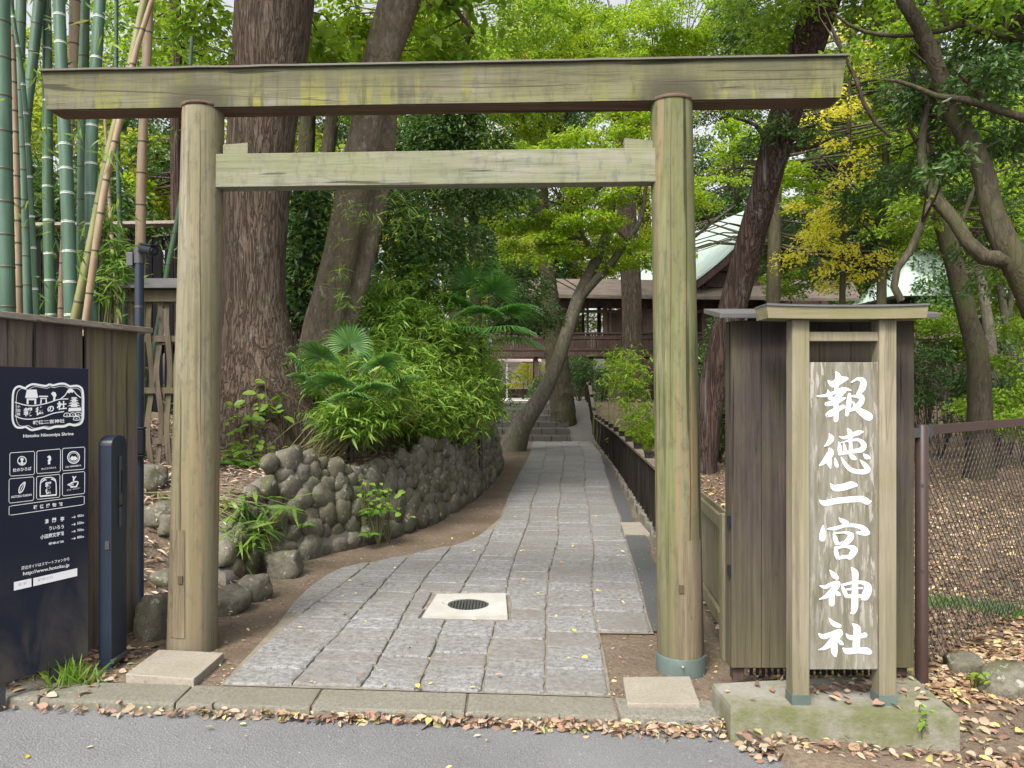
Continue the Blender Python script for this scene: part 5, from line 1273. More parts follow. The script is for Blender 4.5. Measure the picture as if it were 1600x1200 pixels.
tree('leaning_tree', 'leaning twin stemmed tree with smooth bark behind the palm fronds',
     [(655, -110, 9.3, 70), (634, -30, 9.4, 72), (618, 20, 9.5, 70), (600, 75, 9.5, 64), (588, 120, 9.5, 60), (574, 190, 9.5, 57), (560, 255, 9.5, 57), (545, 325, 9.5, 56), (530, 400, 9.5, 58), (515, 470, 9.5, 64), (502, 540, 9.5, 78), (495, 660, 9.5, 100)], MAT['bark_smooth'],
     [('broad', (720, 20, 9.8, 90, 70, .8, .9)), ('broad', (690, 80, 10.4, 60, 30, .5, .9)), ('maple', (560, 30, 10.5, 50, 60, .6, .8)), ('maple', (660, 60, 11.5, 80, 60, .8, .8)), ('green', (760, -80, 10, 160, 60, 1.2, .5)), ('green', (780, -640, 8.5, 380, 170, 2.4, .6))],  # final green entry is an unseen overhead crown added to darken the depth
     limbs=[[(610, 150, 10.1, 26), (606, 200, 10.0, 30), (598, 270, 9.9, 36), (584, 340, 9.9, 38), (566, 410, 9.85, 40), (548, 480, 9.8, 46), (525, 590, 9.7, 60)], [(640, -30, 9.4, 22), (690, -60, 9.6, 14), (740, -20, 9.8, 8)], [(652, -60, 9.4, 22), (700, 0, 9.9, 10), (740, 50, 10, 5)]], seed=8, n=22, flare=.2, slim=.87)
tree('slender_tree', 'dark shaded trunk standing just behind the massive straight trunk',
     [(488, 60, 12, 22), (482, 160, 12, 24), (478, 260, 12, 26), (476, 360, 12, 28), (472, 480, 12, 32), (470, 640, 12, 40)], MAT['bark_moss'],
     [('dark', (475, 380, 11.2, 30, 80, .5, 1.0)), ('dark', (490, 440, 11.2, 36, 50, .5, 1.0)), ('green', (480, 60, 12, 60, 70, .8, .9))], seed=12,
     limbs=[[(474, 480, 11.8, 26), (490, 380, 11.8, 24), (505, 280, 11.8, 24), (520, 180, 12, 22), (532, 60, 12, 18)]])
tree('maple_tree', 'maple with a grey trunk leaning over the stone steps',
     [(975, 180, 19, 7), (966, 250, 19, 10), (958, 310, 19, 14), (946, 370, 19, 18), (925, 420, 19, 22), (903, 468, 19, 25), (886, 520, 19, 25), (869, 570, 19, 27), (845, 620, 19, 31), (815, 664, 19, 38), (797, 705, 19, 50)], MAT['bark_grey'],
     [('maple', (860, 380, 19, 90, 40, 1.2, .8)), ('maple', (930, 330, 18.5, 80, 36, 1.2, .8)), ('maple', (980, 400, 19, 40, 30, .8, .7)), ('maple', (800, 330, 19, 70, 30, 1.0, .7)), ('maple', (900, 240, 18, 110, 36, 1.6, .8)), ('maple', (1000, 180, 18, 70, 40, 1.4, .7)), ('maple', (1125, 285, 17, 60, 42, 1.0, .75)), ('maple', (1140, 220, 17, 50, 30, 1.0, .8))],
     limbs=[[(905, 466, 19, 20), (930, 438, 18.9, 17), (955, 412, 18.8, 15), (980, 375, 18.7, 12), (1000, 345, 18.6, 10), (1010, 290, 18.5, 6)], [(980, 396, 18.8, 9), (1020, 396, 18.6, 8), (1070, 380, 18.3, 7), (1110, 350, 18, 6), (1150, 320, 17.8, 4)], [(932, 405, 19, 10), (900, 350, 19, 7), (880, 320, 19, 4)]], seed=20, twigs=1.6, slim=.82, flare=.3)
tree('maple_tree', 'upright maple trunk splitting in two beside the stone steps',
     [(845, 120, 24, 9), (846, 200, 24, 12), (848, 300, 24, 17), (852, 380, 24, 20), (858, 450, 24, 26), (864, 520, 24, 34), (872, 580, 24, 38), (880, 650, 24, 40)], MAT['bark_moss'],
     [('maple', (850, 130, 22, 110, 40, 2.0, .8)), ('maple', (780, 200, 23, 80, 36, 1.6, .7)), ('mixed', (830, 60, 24, 90, 50, 2.0, .6)), ('maple', (900, 60, 21, 110, 50, 2, .8)), ('maple', (770, 110, 21, 70, 40, 2, .7))],
     limbs=[[(856, 360, 24, 13), (880, 325, 24, 11), (915, 310, 24, 9), (945, 285, 24, 6)], [(852, 300, 24, 10), (830, 220, 24, 7), (800, 160, 24, 5)], [(848, 250, 24, 9), (890, 170, 24, 6), (930, 100, 23, 4)]], seed=24, twigs=1.5, bump=.16)
tree('tall_tree', 'thick straight trunk rising in front of the corridor railing',
     [(968, 60, 28, 22), (974, 180, 28, 26), (978, 300, 28, 28), (984, 400, 28, 31), (987, 470, 28, 31), (988, 560, 28, 33), (988, 620, 28, 38)], MAT['bark_big'],
     [('maple', (1010, 60, 24, 130, 46, 2.4, .8)), ('mixed', (1090, 110, 27, 80, 50, 2, .6)), ('maple', (1100, 40, 23, 90, 50, 2, .8)), ('green', (960, -40, 26, 160, 50, 3, .5))],
     limbs=[[(975, 230, 28, 14), (1020, 150, 27, 9), (1060, 90, 26, 5)], [(972, 200, 28, 14), (930, 130, 27, 9), (900, 60, 26, 5)], [(982, 330, 28, 12), (1010, 260, 28, 8), (1030, 200, 28, 5)]], seed=28, twigs=1.5, flare=.3)
tree('leaning_cedar', 'thick reddish trunk leaning across the right end of the lintel'.replace('right end', 'far overhang'),
     [(1318, -110, 11.2, 66), (1296, -40, 11.6, 64), (1281, 10, 11.8, 62), (1262, 70, 12.2, 60), (1236, 150, 12.6, 56), (1213, 225, 13, 52), (1195, 295, 13.2, 48), (1176, 365, 13.5, 48), (1157, 435, 13.7, 48), (1138, 505, 13.8, 48), (1119, 580, 13.9, 49), (1104, 655, 14, 50), (1091, 745, 14, 60)], MAT['bark_red'],
     [('dark', (1190, 200, 12.8, 50, 24, .7, .8)), ('dark', (1260, 205, 12.6, 50, 24, .6, .6)), ('green', (1200, 20, 12, 60, 50, .8, .8)), ('dark', (1290, -160, 11.5, 260, 60, 2.0, .5)), ('dark', (1250, -560, 9.5, 380, 170, 2.4, .6))],  # last dark mass hangs above the view, added to block light behind the gate
     limbs=[[(1206, 250, 13, 16), (1196, 215, 12.9, 12), (1180, 195, 12.8, 7), (1150, 185, 12.7, 4)], [(1216, 230, 13, 14), (1240, 205, 12.8, 9), (1275, 195, 12.6, 4)], [(1228, 232, 13, 6), (1265, 232, 13, 5), (1300, 215, 13, 4), (1330, 207, 13, 3)]], seed=33, n=26, flare=.15, slim=.9)
tree('mossy_tree', 'mossy crooked tree reaching over the chain link fence with a broken bare limb',
     [(1396, -50, 8.6, 22), (1412, 0, 8.7, 25), (1440, 48, 8.8, 28), (1466, 110, 8.9, 30), (1482, 165, 9, 34), (1512, 215, 9, 36), (1538, 275, 9, 38), (1550, 330, 9, 42), (1572, 385, 9, 50), (1606, 440, 9, 62), (1650, 540, 9, 72), (1690, 690, 9, 84), (1700, 830, 9, 100)], MAT['bark_moss'],
     [('dark', (1560, 60, 9.6, 90, 60, .9, .9)), ('dark', (1420, 150, 9.8, 60, 40, .7, .7)), ('green', (1400, 60, 10, 60, 40, .7, .7)), ('dark', (1590, 250, 9.8, 60, 60, .8, 1.0)), ('green', (1520, 10, 9, 90, 40, .9, .8)), ('dark', (1450, 240, 10.4, 70, 36, .8, .8)), ('green', (1570, -100, 8.5, 260, 60, 1.6, .5)), ('dark', (1500, 250, 8.4, 40, 26, .4, .45)), ('dark', (1580, 120, 8.4, 50, 50, .5, .7)), ('green', (1440, 330, 9.8, 36, 26, .5, .6)), ('dark', (1540, 400, 10.6, 60, 40, .6, .8)), ('green', (1350, 90, 9.6, 36, 40, .5, .5)), ('green', (1370, 20, 12, 60, 44, .8, .9)), ('dark', (1420, -10, 12.5, 70, 40, .8, .8)), ('green', (1300, -30, 12, 60, 40, .8, .7))],
     limbs=[[(1570, 405, 9, 38), (1538, 402, 9, 32), (1512, 378, 9.1, 28), (1492, 345, 9.2, 26), (1466, 315, 9.3, 26), (1448, 285, 9.4, 22), (1440, 240, 9.5, 17), (1446, 180, 9.6, 12), (1462, 110, 9.7, 8)],
            [(1458, 305, 9.3, 12), (1440, 350, 9.2, 13), (1422, 392, 9.1, 15), (1402, 420, 9.1, 13), (1397, 448, 9.1, 15), (1408, 470, 9.1, 16)],
            [(1660, 205, 8.6, 22), (1600, 184, 8.6, 18), (1552, 170, 8.6, 15), (1510, 156, 8.6, 14), (1462, 150, 8.6, 12), (1430, 136, 8.6, 9), (1400, 126, 8.6, 7), (1372, 124, 8.6, 3)],
            [(1545, 168, 8.6, 12), (1528, 145, 8.6, 10), (1510, 126, 8.6, 8), (1488, 106, 8.6, 4)],
            [(1660, 62, 9, 18), (1600, 58, 9, 15), (1545, 52, 9, 14), (1500, 38, 9, 13), (1478, 46, 9, 12), (1440, 54, 9, 10), (1400, 56, 9, 9), (1352, 50, 9, 8), (1325, 38, 9, 6), (1302, 20, 9, 4)],
            [(1300, 45, 9.6, 7), (1318, 85, 9.6, 8), (1338, 125, 9.6, 9), (1350, 162, 9.6, 9), (1368, 192, 9.6, 8), (1392, 214, 9.6, 6)],
            [(1480, 40, 9, 10), (1462, 0, 9, 9), (1455, -50, 9, 7)]], seed=41, n=20, bump=.08, twigs=.8, slim=.8, flare=.2)
tree('forked_tree', 'straight brown trunk rising behind the chain link fence corner',
     [(1436, 150, 13, 14), (1446, 220, 13, 20), (1458, 300, 13, 28), (1478, 365, 13, 30), (1498, 440, 13, 31), (1513, 500, 13, 32), (1528, 565, 13, 36), (1532, 720, 13, 44)], MAT['bark_moss'],
     [('dark', (1385, 300, 13.5, 60, 34, 1.0, .9)), ('green', (1480, 200, 14, 90, 50, 1.0, .8)), ('dark', (1540, 330, 14.5, 50, 60, 1.0, .9)), ('green', (1590, 380, 14, 40, 60, 1, .9)), ('dark', (1440, 90, 14.5, 70, 50, 1, .7))], seed=47, slim=.88, flare=.3,
     limbs=[[(1470, 350, 13, 12), (1450, 260, 13.2, 9), (1420, 200, 13.4, 6)], [(1486, 390, 13, 10), (1520, 300, 13.4, 7), (1545, 240, 13.6, 5)]])
tree('pale_tree', 'pale slim trunk among green shrubs beyond the chain link fence',
     [(1524, 330, 17, 12), (1530, 420, 17, 15), (1538, 470, 17, 15), (1548, 545, 17, 17), (1552, 690, 17, 20)], MAT['bark_grey'], [('green', (1525, 290, 17, 60, 60, 1.2, .9)), ('maple', (1590, 320, 18, 50, 50, 1, .8))], seed=51)
tree('pale_tree', 'pair of thin pale stems close to the photo edge behind the mossy limb'.replace('photo edge', 'garden wall'),
     [(1552, 350, 19, 9), (1557, 420, 19, 11), (1566, 470, 19, 11), (1574, 530, 19, 12), (1576, 670, 19, 13)], MAT['bark_grey'], [('green', (1570, 440, 19.5, 60, 30, 1, .7))], seed=53,
     limbs=[[(1576, 500, 19, 9), (1580, 440, 19, 9), (1572, 380, 19, 7)]])
tree('yellow_tree', 'slender tree covered in yellow autumn leaves behind the shrine sign',
     [(1332, 20, 15, 5), (1328, 120, 15, 6), (1326, 220, 15, 7), (1320, 320, 15, 8), (1317, 420, 15, 9), (1316, 520, 15, 10), (1318, 735, 15, 12)], MAT['bark_moss'],
     [('yellow', (1345, 110, 15, 56, 60, .7, .34)), ('yellow', (1300, 190, 15, 46, 50, .7, .40)), ('yellow', (1330, 260, 15, 46, 36, .7, .3)), ('yellow', (1290, 330, 15, 55, 46, .7, .46)), ('yellow', (1255, 390, 15, 46, 26, .6, .5)), ('yellow', (1320, 415, 15, 64, 36, .7, .40)), ('yellow', (1345, 30, 15, 46, 40, .7, .3)), ('yellow', (1360, 440, 15, 40, 18, .5, .3)), ('maple', (1320, 360, 15.6, 60, 70, .7, .45))], seed=57, twigs=2)
tree('green_tree', 'bright green bushy tree between the yellow tree and the mossy limbs',
     [(1385, 180, 20, 8), (1382, 300, 20, 12), (1378, 420, 20, 14), (1376, 660, 20, 18)], MAT['bark_moss'],
     [('green', (1385, 330, 20, 70, 70, 1.4, .9)), ('maple', (1400, 220, 20, 70, 60, 1.4, .9)), ('dark', (1335, 400, 21, 50, 50, 1.4, .9)), ('maple', (1240, 280, 16.5, 36, 50, 1.0, .8)), ('maple', (1090, 300, 22, 60, 26, 1.2, .7)), ('maple', (1030, 400, 21, 60, 36, 1.0, .8)), ('green', (1240, 440, 22, 50, 22, .8, .8)), ('dark', (1220, 380, 24, 60, 50, 1.2, .8))], seed=61)
tree('dark_tree', 'dark brown trunk among the bamboo culms near the gate post',
     [(270, -80, 11, 19), (273, 0, 11, 18), (275, 100, 11, 17), (275, 200, 11, 17), (276, 320, 11, 18), (278, 440, 11, 20), (280, 620, 11, 24)], MAT['bark_red'],
     [('green', (250, 60, 11.6, 60, 60, .8, .8)), ('maple', (225, 300, 12.2, 50, 30, .8, .8)), ('dark', (255, 250, 12, 40, 60, .7, .9)), ('green', (190, 20, 12, 80, 50, .9, .7)), ('maple', (320, 120, 11.8, 36, 40, .7, .7))], seed=66)
tree('evergreen_tree', 'dark conifer with a thin trunk between the leaning tree and the maples',
     [(728, -60, 15, 12), (730, 60, 15, 13), (734, 180, 15, 14), (738, 300, 15, 15), (742, 420, 15, 16), (745, 610, 15, 20)], MAT['bark_moss'],
     [('dark', (720, 190, 15, 80, 50, 1.0, .9)), ('dark', (690, 280, 15, 90, 60, 1.0, .9)), ('dark', (750, 310, 14.5, 60, 60, 1.0, .9)), ('dark', (650, 220, 15.5, 50, 50, 1, .9)), ('green', (760, 120, 15, 50, 50, 1, .7))], seed=70)
tree('camellia_tree', 'glossy leaved evergreen bush tree above the dwarf bamboo on the bank',
     [(640, 320, 11, 8), (634, 400, 11, 10), (630, 480, 11, 11), (628, 660, 11, 13)], MAT['bark_grey'],
     [('dark', (640, 370, 11, 70, 50, .7, .9)), ('dark', (700, 410, 11.5, 60, 60, .7, .9)), ('dark', (640, 450, 11, 60, 36, .6, .8)), ('dark', (610, 320, 11.5, 50, 50, .6, .8))], seed=74, lscale=1.05)
tree('camellia_tree', 'small evergreen hanging over the wall end near the steps',
     [(742, 380, 15, 8), (746, 470, 15, 11), (748, 560, 15, 13), (748, 640, 15, 15)], MAT['bark_moss'],
     [('dark', (765, 470, 15, 56, 44, .9, .7)), ('dark', (822, 497, 16, 46, 26, .7, .7)), ('dark', (800, 440, 17, 50, 30, .9, .8)), ('green', (740, 420, 15.5, 40, 40, .8, .8))], seed=77,
     limbs=[[(762, 520, 16, 7), (800, 500, 16.3, 5), (835, 505, 16.5, 3)]])
fw = [(-200, 36, 'far', 26), (-60, 42, 'fard', 30), (60, 36, 'far', 28), (170, 44, 'fard', 34), (300, 40, 'fard', 30), (420, 38, 'far', 28), (540, 42, 'fard', 32), (640, 36, 'far', 26), (750, 44, 'far', 30), (830, 52, 'fard', 36), (900, 55, 'far', 40), (1010, 58, 'far', 34), (1150, 52, 'fard', 40), (1260, 48, 'far', 30), (1350, 44, 'fard', 34), (1430, 42, 'far', 30), (1520, 38, 'fard', 30), (1620, 36, 'far', 28), (1760, 40, 'fard', 34)]
for i, (px, d, sp, w) in enumerate(fw):
    py0 = random.uniform(150, 230)
    tree('far_tree', 'dense dark wood tree standing far behind the shrine trees' if sp == 'fard' else 'pale green wood tree standing far behind the shrine trees',
         [(px + random.uniform(-20, 20), py0, d, w * .35), (px + random.uniform(-6, 6), 330, d, w * .6), (px, 480, d, w * .7), (px, HZ - .3 * F / d + 10, d, w * .8)], MAT['bark_moss'],
         [(sp, (px, 360, d, 95, 75, 2.5, .9)), (sp, (px + random.uniform(-40, 40), 240, d, 85, 70, 2.5, .75)), (sp, (px + random.uniform(-50, 50), 470, d, 80, 60, 2, .9)), (sp, (px + random.uniform(-40, 40), 130, d, 85, 70, 2.5, .75))],
         group='far wood trees', seed=90 + i, n=7, twigs=.5)
# a second rank with light crowns that fills the top of the view
tree('green_tree', 'tall light green tree filling the sky gap over the lintel middle',
     [(700, -40, 18, 18), (705, 100, 18, 20), (712, 300, 18, 24), (716, 560, 18, 30)], MAT['bark_moss'],
     [('green', (680, 60, 17, 80, 60, 1.5, .9)), ('maple', (560, 80, 17, 70, 70, 1.4, .8)), ('green', (800, 20, 18, 80, 50, 1.5, .8)), ('maple', (660, 150, 18, 70, 40, 1.5, .7)), ('green', (540, 200, 16, 40, 70, 1.2, .8))], seed=120)
tree('green_tree', 'dark leaved tree with crown just above the far lintel overhang',
     [(1218, 20, 20, 12), (1216, 160, 20, 15), (1212, 300, 20, 18), (1208, 480, 20, 22), (1206, 680, 20, 26)], MAT['bark_moss'],
     [('dark', (1210, 60, 20, 60, 60, 1.5, .8)), ('maple', (1180, 130, 19, 70, 40, 1.5, .8)), ('green', (1330, 160, 21, 60, 80, 1.5, .6)), ('dark', (1160, 30, 20, 40, 50, 1.4, .8)), ('dark', (1500, 130, 20, 80, 80, 1.6, .8)), ('dark', (1580, 180, 19, 60, 80, 1.6, .8))], seed=124)

# ------------------------------------------------------------------ bamboo grove
def culm(pts, mat, ring, label, seg=.30, top=6.6, leaves=7):
    P = [W(x, y, d) for x, y, d, w in pts]; Rr = [w * d / F / 2 for x, y, d, w in pts]
    dr = (P[0] - P[1]).normalized()
    if P[0].z < top and dr.z > .3: P.insert(0, P[0] + dr * (top - P[0].z) / dr.z); Rr.insert(0, Rr[0] * .9)
    dn = (P[-1] - P[-2]).normalized(); e = P[-1]
    for _ in range(60):
        if e.z <= g(e.x, e.y) - .05: break
        e = e + dn * .06
    P.append(e); Rr.append(Rr[-1])
    Q, V = resample(P, Rr, .06)
    t = thing('bamboo_culm', label, 'bamboo', (e.x, e.y, g(e.x, e.y)), 'bamboo culms behind the board fence')
    mb = MB(); rings = []; vals = []; acc = random.uniform(0, seg); sg_ = seg; n = 14
    path, rad, mk = [], [], []
    for k in range(len(Q)):
        path.append(Q[k]); rad.append(V[k]); mk.append(0)
        if k: acc += (Q[k] - Q[k - 1]).length
        if acc > sg_ and k < len(Q) - 2:
            acc = 0; sg_ = seg * random.uniform(.8, 1.2); u = (Q[k + 1] - Q[k]).normalized()
            for o, s, m in ((.004, 1.0, 1), (.007, 1.05, 2), (.011, 1.04, 1), (.020, .985, 0), (.03, .99, 0)): path.append(Q[k] + u * o); rad.append(V[k] * s); mk.append(m)
    mb.tube(path, rad, n)
    # faces are laid ring by ring
    for r in range(len(path) - 1):
        m = mk[r]
        if m:
            for i in range(n): mb.m[r * n + i] = m
    mb.build('culm', [mat, ring, MAT['culm_ring_dark']], t)
    if leaves:
        C = np.array([Q[random.randrange(len(Q))] for _ in range(leaves)]) + rng.normal(0, .14, (leaves, 3)); sprig(C, t)
    return t
def sprig(C, t, L=.13, Wd=.017, per=9, mat='l_bamboo', name='foliage'):
    idx = np.repeat(np.arange(len(C)), per); N = len(idx); P = C[idx] + rng.normal(0, .05, (N, 3))
    D = rdir(N) + np.array([[0, 0, -.55]]); s = rng.uniform(.6, 1.25, N)
    return leaf_obj(name, [('lance', P, D, rdir(N) + np.array([[0, 0, .8]]), L * s, Wd * s)], MAT[mat], t)
B = MAT; cb, cg, co, ct = MAT['culm_blue'], MAT['culm_green'], MAT['culm_olive'], MAT['culm_tan']; rw, rd_ = MAT['culm_ring'], MAT['culm_ring_dark']
culm([(2, 0, 5.8, 25), (6, 250, 5.8, 25), (11, 490, 5.8, 25)], cb, rd_, 'thick pale green bamboo culm at the outermost edge of the grove', .24)
culm([(16, 0, 6.3, 11), (24, 250, 6.3, 12), (29, 490, 6.3, 13)], ct, rd_, 'straight tan bamboo culm beside the thickest pale culm', .16)
culm([(33, 0, 6.6, 15), (31, 130, 6.6, 15), (37, 300, 6.6, 15), (44, 490, 6.6, 15)], cb, rd_, 'blue green bamboo culm bowed slightly beside the tan culm', .22, leaves=12)
culm([(16, 0, 6.0, 6), (36, 130, 6.0, 7), (48, 300, 6.0, 8), (57, 490, 6.0, 9)], cg, rw, 'thin dark green bamboo culm slanting across its neighbours', .24)
culm([(61, 0, 6.9, 16), (52, 90, 6.9, 15), (42, 180, 6.9, 14), (38, 260, 6.9, 14)], cb, rd_, 'blue green bamboo culm leaning away from the gate', .2)
culm([(72, 0, 7.0, 14), (74, 100, 7.0, 14), (75, 300, 7.0, 16), (80, 490, 7.0, 17)], cg, rw, 'dark straight bamboo culm with faint pale nodes', .24, leaves=16)
culm([(92, 0, 6.1, 18), (97, 130, 6.1, 18), (105, 300, 6.1, 20), (111, 490, 6.1, 20)], cb, rw, 'bright blue green bamboo culm with white nodes left of the brown poles'.replace('left of', 'before'), .215)
culm([(117, 0, 7.2, 16), (114, 100, 7.2, 14), (104, 300, 7.2, 12), (97, 490, 7.2, 13)], ct, rd_, 'dead brown bamboo culm behind the bright culm', .2)
culm([(133, 0, 7.4, 14), (131, 100, 7.4, 15), (128, 300, 7.4, 14), (126, 490, 7.4, 14)], cg, rd_, 'dull green bamboo culm between two white ringed culms', .26)
culm([(156, 0, 6.3, 17), (150, 100, 6.3, 17), (143, 220, 6.3, 18), (143, 360, 6.3, 19), (147, 490, 6.3, 20)], cb, rw, 'curved blue green bamboo culm with white nodes nearest the leaning poles', .255)
culm([(226, 0, 5.9, 12), (200, 120, 5.9, 12), (170, 240, 5.9, 13), (142, 380, 5.9, 13), (116, 500, 5.9, 13)], co, rd_, 'olive bamboo culm leaning strongly toward the gate', .3, leaves=5)
culm([(236, 5, 5.7, 8), (214, 75, 5.7, 9), (186, 195, 5.7, 10), (161, 310, 5.7, 11), (134, 500, 5.7, 11)], ct, rd_, 'thin brown dry bamboo culm leaning over the olive culm', .28)
culm([(232, 20, 7.5, 14), (229, 100, 7.5, 14), (223, 220, 7.5, 14), (220, 330, 7.5, 15), (219, 470, 7.5, 15)], ct, rd_, 'pinkish brown bamboo culm rising behind the security camera', .34)
culm([(182, 0, 7.8, 6), (182, 120, 7.8, 6), (186, 300, 7.8, 7), (193, 490, 7.8, 8)], cg, rd_, 'very thin green bamboo culm behind the leaning poles', .26, leaves=14)
culm([(292, 180, 7.6, 6), (284, 300, 7.6, 7), (262, 420, 7.6, 8), (250, 490, 7.6, 8)], cg, rd_, 'thin dark green bamboo culm leaning behind the lattice fence', .3, top=5)
culm([(168, 260, 7.0, 5), (172, 330, 7.0, 6), (178, 420, 7.0, 7), (184, 490, 7, 7)], ct, rd_, 'short thin tan bamboo culm by the leafy sprig', .24, top=4.2, leaves=6)
culm([(583, 200, 10.6, 14), (583, 320, 10.6, 14), (584, 440, 10.6, 14)], cg, rw, 'lone dark bamboo culm on the bank behind the leaning tree', .35, leaves=26)
# leafy bamboo sprig near the camera pole
def bamboo_bush(name, label, spots, L=.16, Wd=.02, mat='l_bamboo', group=None, per=9, cat='bamboo', stems=True):
    f = W(*spots[0][:3]); t = thing(name, label, cat, (f.x, f.y, g(f.x, f.y)), group); sets = []; sb = MB()
    for (px, py, d, rx, ry, n) in spots:
        m = d / F; C = np.array(W(px, py, d))[None, :] + rng.normal(0, 1, (n, 3)) * np.array([[rx * m * .55, rx * m * .45, ry * m * .55]])
        gz = np.array([g(c[0], c[1]) + .06 for c in C]); C[:, 2] = np.maximum(C[:, 2], gz + rng.uniform(0, .15, len(C)))
        idx = np.repeat(np.arange(n), per); N = len(idx); P = C[idx] + rng.normal(0, .035, (N, 3))
        a = rng.uniform(0, 2 * math.pi, N); D = np.stack([np.cos(a), np.sin(a), rng.uniform(-.9, .45, N)], 1); s = rng.uniform(.55, 1.25, N)
        sets.append(('lance', P, D, rng.normal(0, .45, (N, 3)) + np.array([[0, 0, 1.0]]), L * s, Wd * s))
        if stems:
            for c in C[::max(1, n // 26)]:
                b = Vector((c[0] + random.uniform(-.2, .05), c[1] + random.uniform(-.1, .1), 0))
                if c[0] < .2 and b.y < 22 and b.y > 6 and wall_s(b.x, b.y) < .45: b.x = float(np.interp(b.y, WY, WX)) - random.uniform(.5, .9)
                b.z = g(b.x, b.y) - .02
                cv = Vector(c); mid = b.lerp(cv, .6) + Vector((0, 0, .06)); sb.tube([b, mid, cv], [.005, .004, .002], 4, caps=False)
    if sb.v: sb.build('stems', MAT['culm_olive'], t)
    leaf_obj('foliage', sets, MAT[mat], t); return t
bamboo_bush('bamboo_sprig', 'leafy light green bamboo sprig beside the camera pole', [(175, 390, 6.4, 22, 26, 16), (180, 440, 6.3, 18, 22, 14), (168, 350, 6.5, 12, 20, 7)], .20, .026)
sas = [('dwarf bamboo clump crowding the wall top under the small evergreen', [(738, 600, 12.5, 42, 44, 150), (755, 632, 13.2, 22, 30, 90)]),
       ('tall dwarf bamboo clump in the middle of the bank', [(690, 560, 10.6, 56, 60, 200), (700, 630, 10.2, 50, 36, 130)]),
       ('bright dwarf bamboo clump hanging over the wall centre', [(645, 628, 9.2, 56, 40, 170), (695, 655, 10.2, 40, 20, 80)]),
       ('dwarf bamboo clump behind the low fan palm', [(610, 570, 9.6, 60, 50, 190), (640, 520, 10.2, 50, 40, 130)]),
       ('dwarf bamboo clump between low palm and massive trunk', [(548, 650, 7.55, 44, 22, 60), (540, 590, 8.3, 60, 40, 60), (600, 600, 7.9, 40, 30, 40), (580, 650, 7.8, 30, 18, 40), (565, 632, 8.5, 50, 26, 110), (510, 615, 8.5, 36, 24, 70), (610, 635, 8.7, 40, 30, 80), (500, 590, 8.8, 36, 26, 50)]),
       ('yellowish tall bamboo grass beside the leaning twin stems', [(600, 480, 10.2, 46, 40, 110), (650, 440, 10.8, 46, 50, 70)]),
       ('dwarf bamboo clump at the far end of the bank', [(757, 590, 14.6, 18, 34, 100), (728, 545, 14, 36, 30, 110)])]
for lb_, sp in sas: bamboo_bush('dwarf_bamboo', lb_, [(a, b, c, d * 1.15, e * 1.15, int(n * 2.8)) for a, b, c, d, e, n in sp], .145, .021, 'l_sasa', 'dwarf bamboo clumps on the bank', 9)
bamboo_bush('bamboo_twigs', 'drooping yellow green bamboo twigs in front of the leaning trunk', [(560, 330, 9.0, 60, 26, 16), (520, 420, 8.9, 40, 40, 14), (620, 300, 9.4, 50, 30, 18), (640, 350, 9.6, 40, 30, 18), (540, 470, 8.8, 30, 20, 8)], .17, .017, stems=False, per=5)
bamboo_bush('bamboo_grass', 'low bamboo grass with long leaves beside the gate post', [(388, 815, 6.05, 40, 26, 15), (372, 845, 6.0, 26, 22, 8), (410, 800, 6.2, 24, 14, 6)], .27, .030, 'l_bamboo', None, 5)

# ------------------------------------------------------------------ fan palms
def frond(t, base, tip, r, mat, spread=115, nb_=30):
    """a pleated fan leaf: petiole from base to tip, blades radiating from the tip"""
    base, tip = Vector(base), Vector(tip); ax = (tip - base).normalized(); sd = ax.cross(Vector((0, 0, 1)))
    sd = sd.normalized() if sd.length > .01 else Vector((1, 0, 0)); nr = sd.cross(ax).normalized()
    mb = MB(); mid = base.lerp(tip, .5) + Vector((0, 0, .04)); mb.tube([base, mid, tip], [.009, .007, .005], 5, mi=1, caps=False)
    for k in range(nb_):
        a = R(-spread + 2 * spread * k / (nb_ - 1)); L = r * (.80 + .2 * math.cos(a * .6)) * random.uniform(.92, 1.05)
        d = (ax * math.cos(a) + sd * math.sin(a)).normalized(); s2 = (sd * math.cos(a) - ax * math.sin(a)).normalized(); w = L * .040
        q = []
        for f, ww, dz in ((0.02, .15, 0), (.35, 1, .01), (.65, .8, -.04), (1.0, .05, -.22 - .1 * random.random())):
            c = tip + d * L * f + nr * .02 * (1 - f) + Vector((0, 0, dz * L)); q.append((c - s2 * w * ww, c + nr * w * .45, c + s2 * w * ww))
        vs = [p for row in q for p in row]; fs = []
        for j in range(3): fs += [[3 * j, 3 * j + 1, 3 * j + 4, 3 * j + 3], [3 * j + 1, 3 * j + 2, 3 * j + 5, 3 * j + 4]]
        mb.add(vs, fs)
    return mb.build('frond', [mat, MAT['culm_olive']], t)
def palm(label, px, py, d, fronds, r, mat, trunk_w=None):
    b = W(px, py, d); zg = g(b.x, b.y); t = thing('fan_palm', label, 'palm', (b.x, b.y, zg))
    mb = MB(); mb.tube([(b.x, b.y, zg - .05), (b.x, b.y, b.z)], [.04, .03], 8); mb.build('trunk', MAT['bark_red'], t)
    for (fx_, fy_, fd_, rr) in fronds: frond(t, b, W(fx_, fy_, fd_), rr * r, mat)
palm('low blue green fan palm on the bank beside the massive trunk', 548, 655, 7.9, [(500, 560, 7.5, 1), (545, 540, 7.8, 1.05), (596, 572, 7.5, .9), (520, 600, 7.4, 1), (580, 610, 7.4, .95), (622, 600, 7.7, .85), (485, 600, 7.6, .9), (562, 570, 8.0, 1), (548, 622, 7.35, .85), (472, 572, 7.8, .8)], .32, MAT['l_palm'])
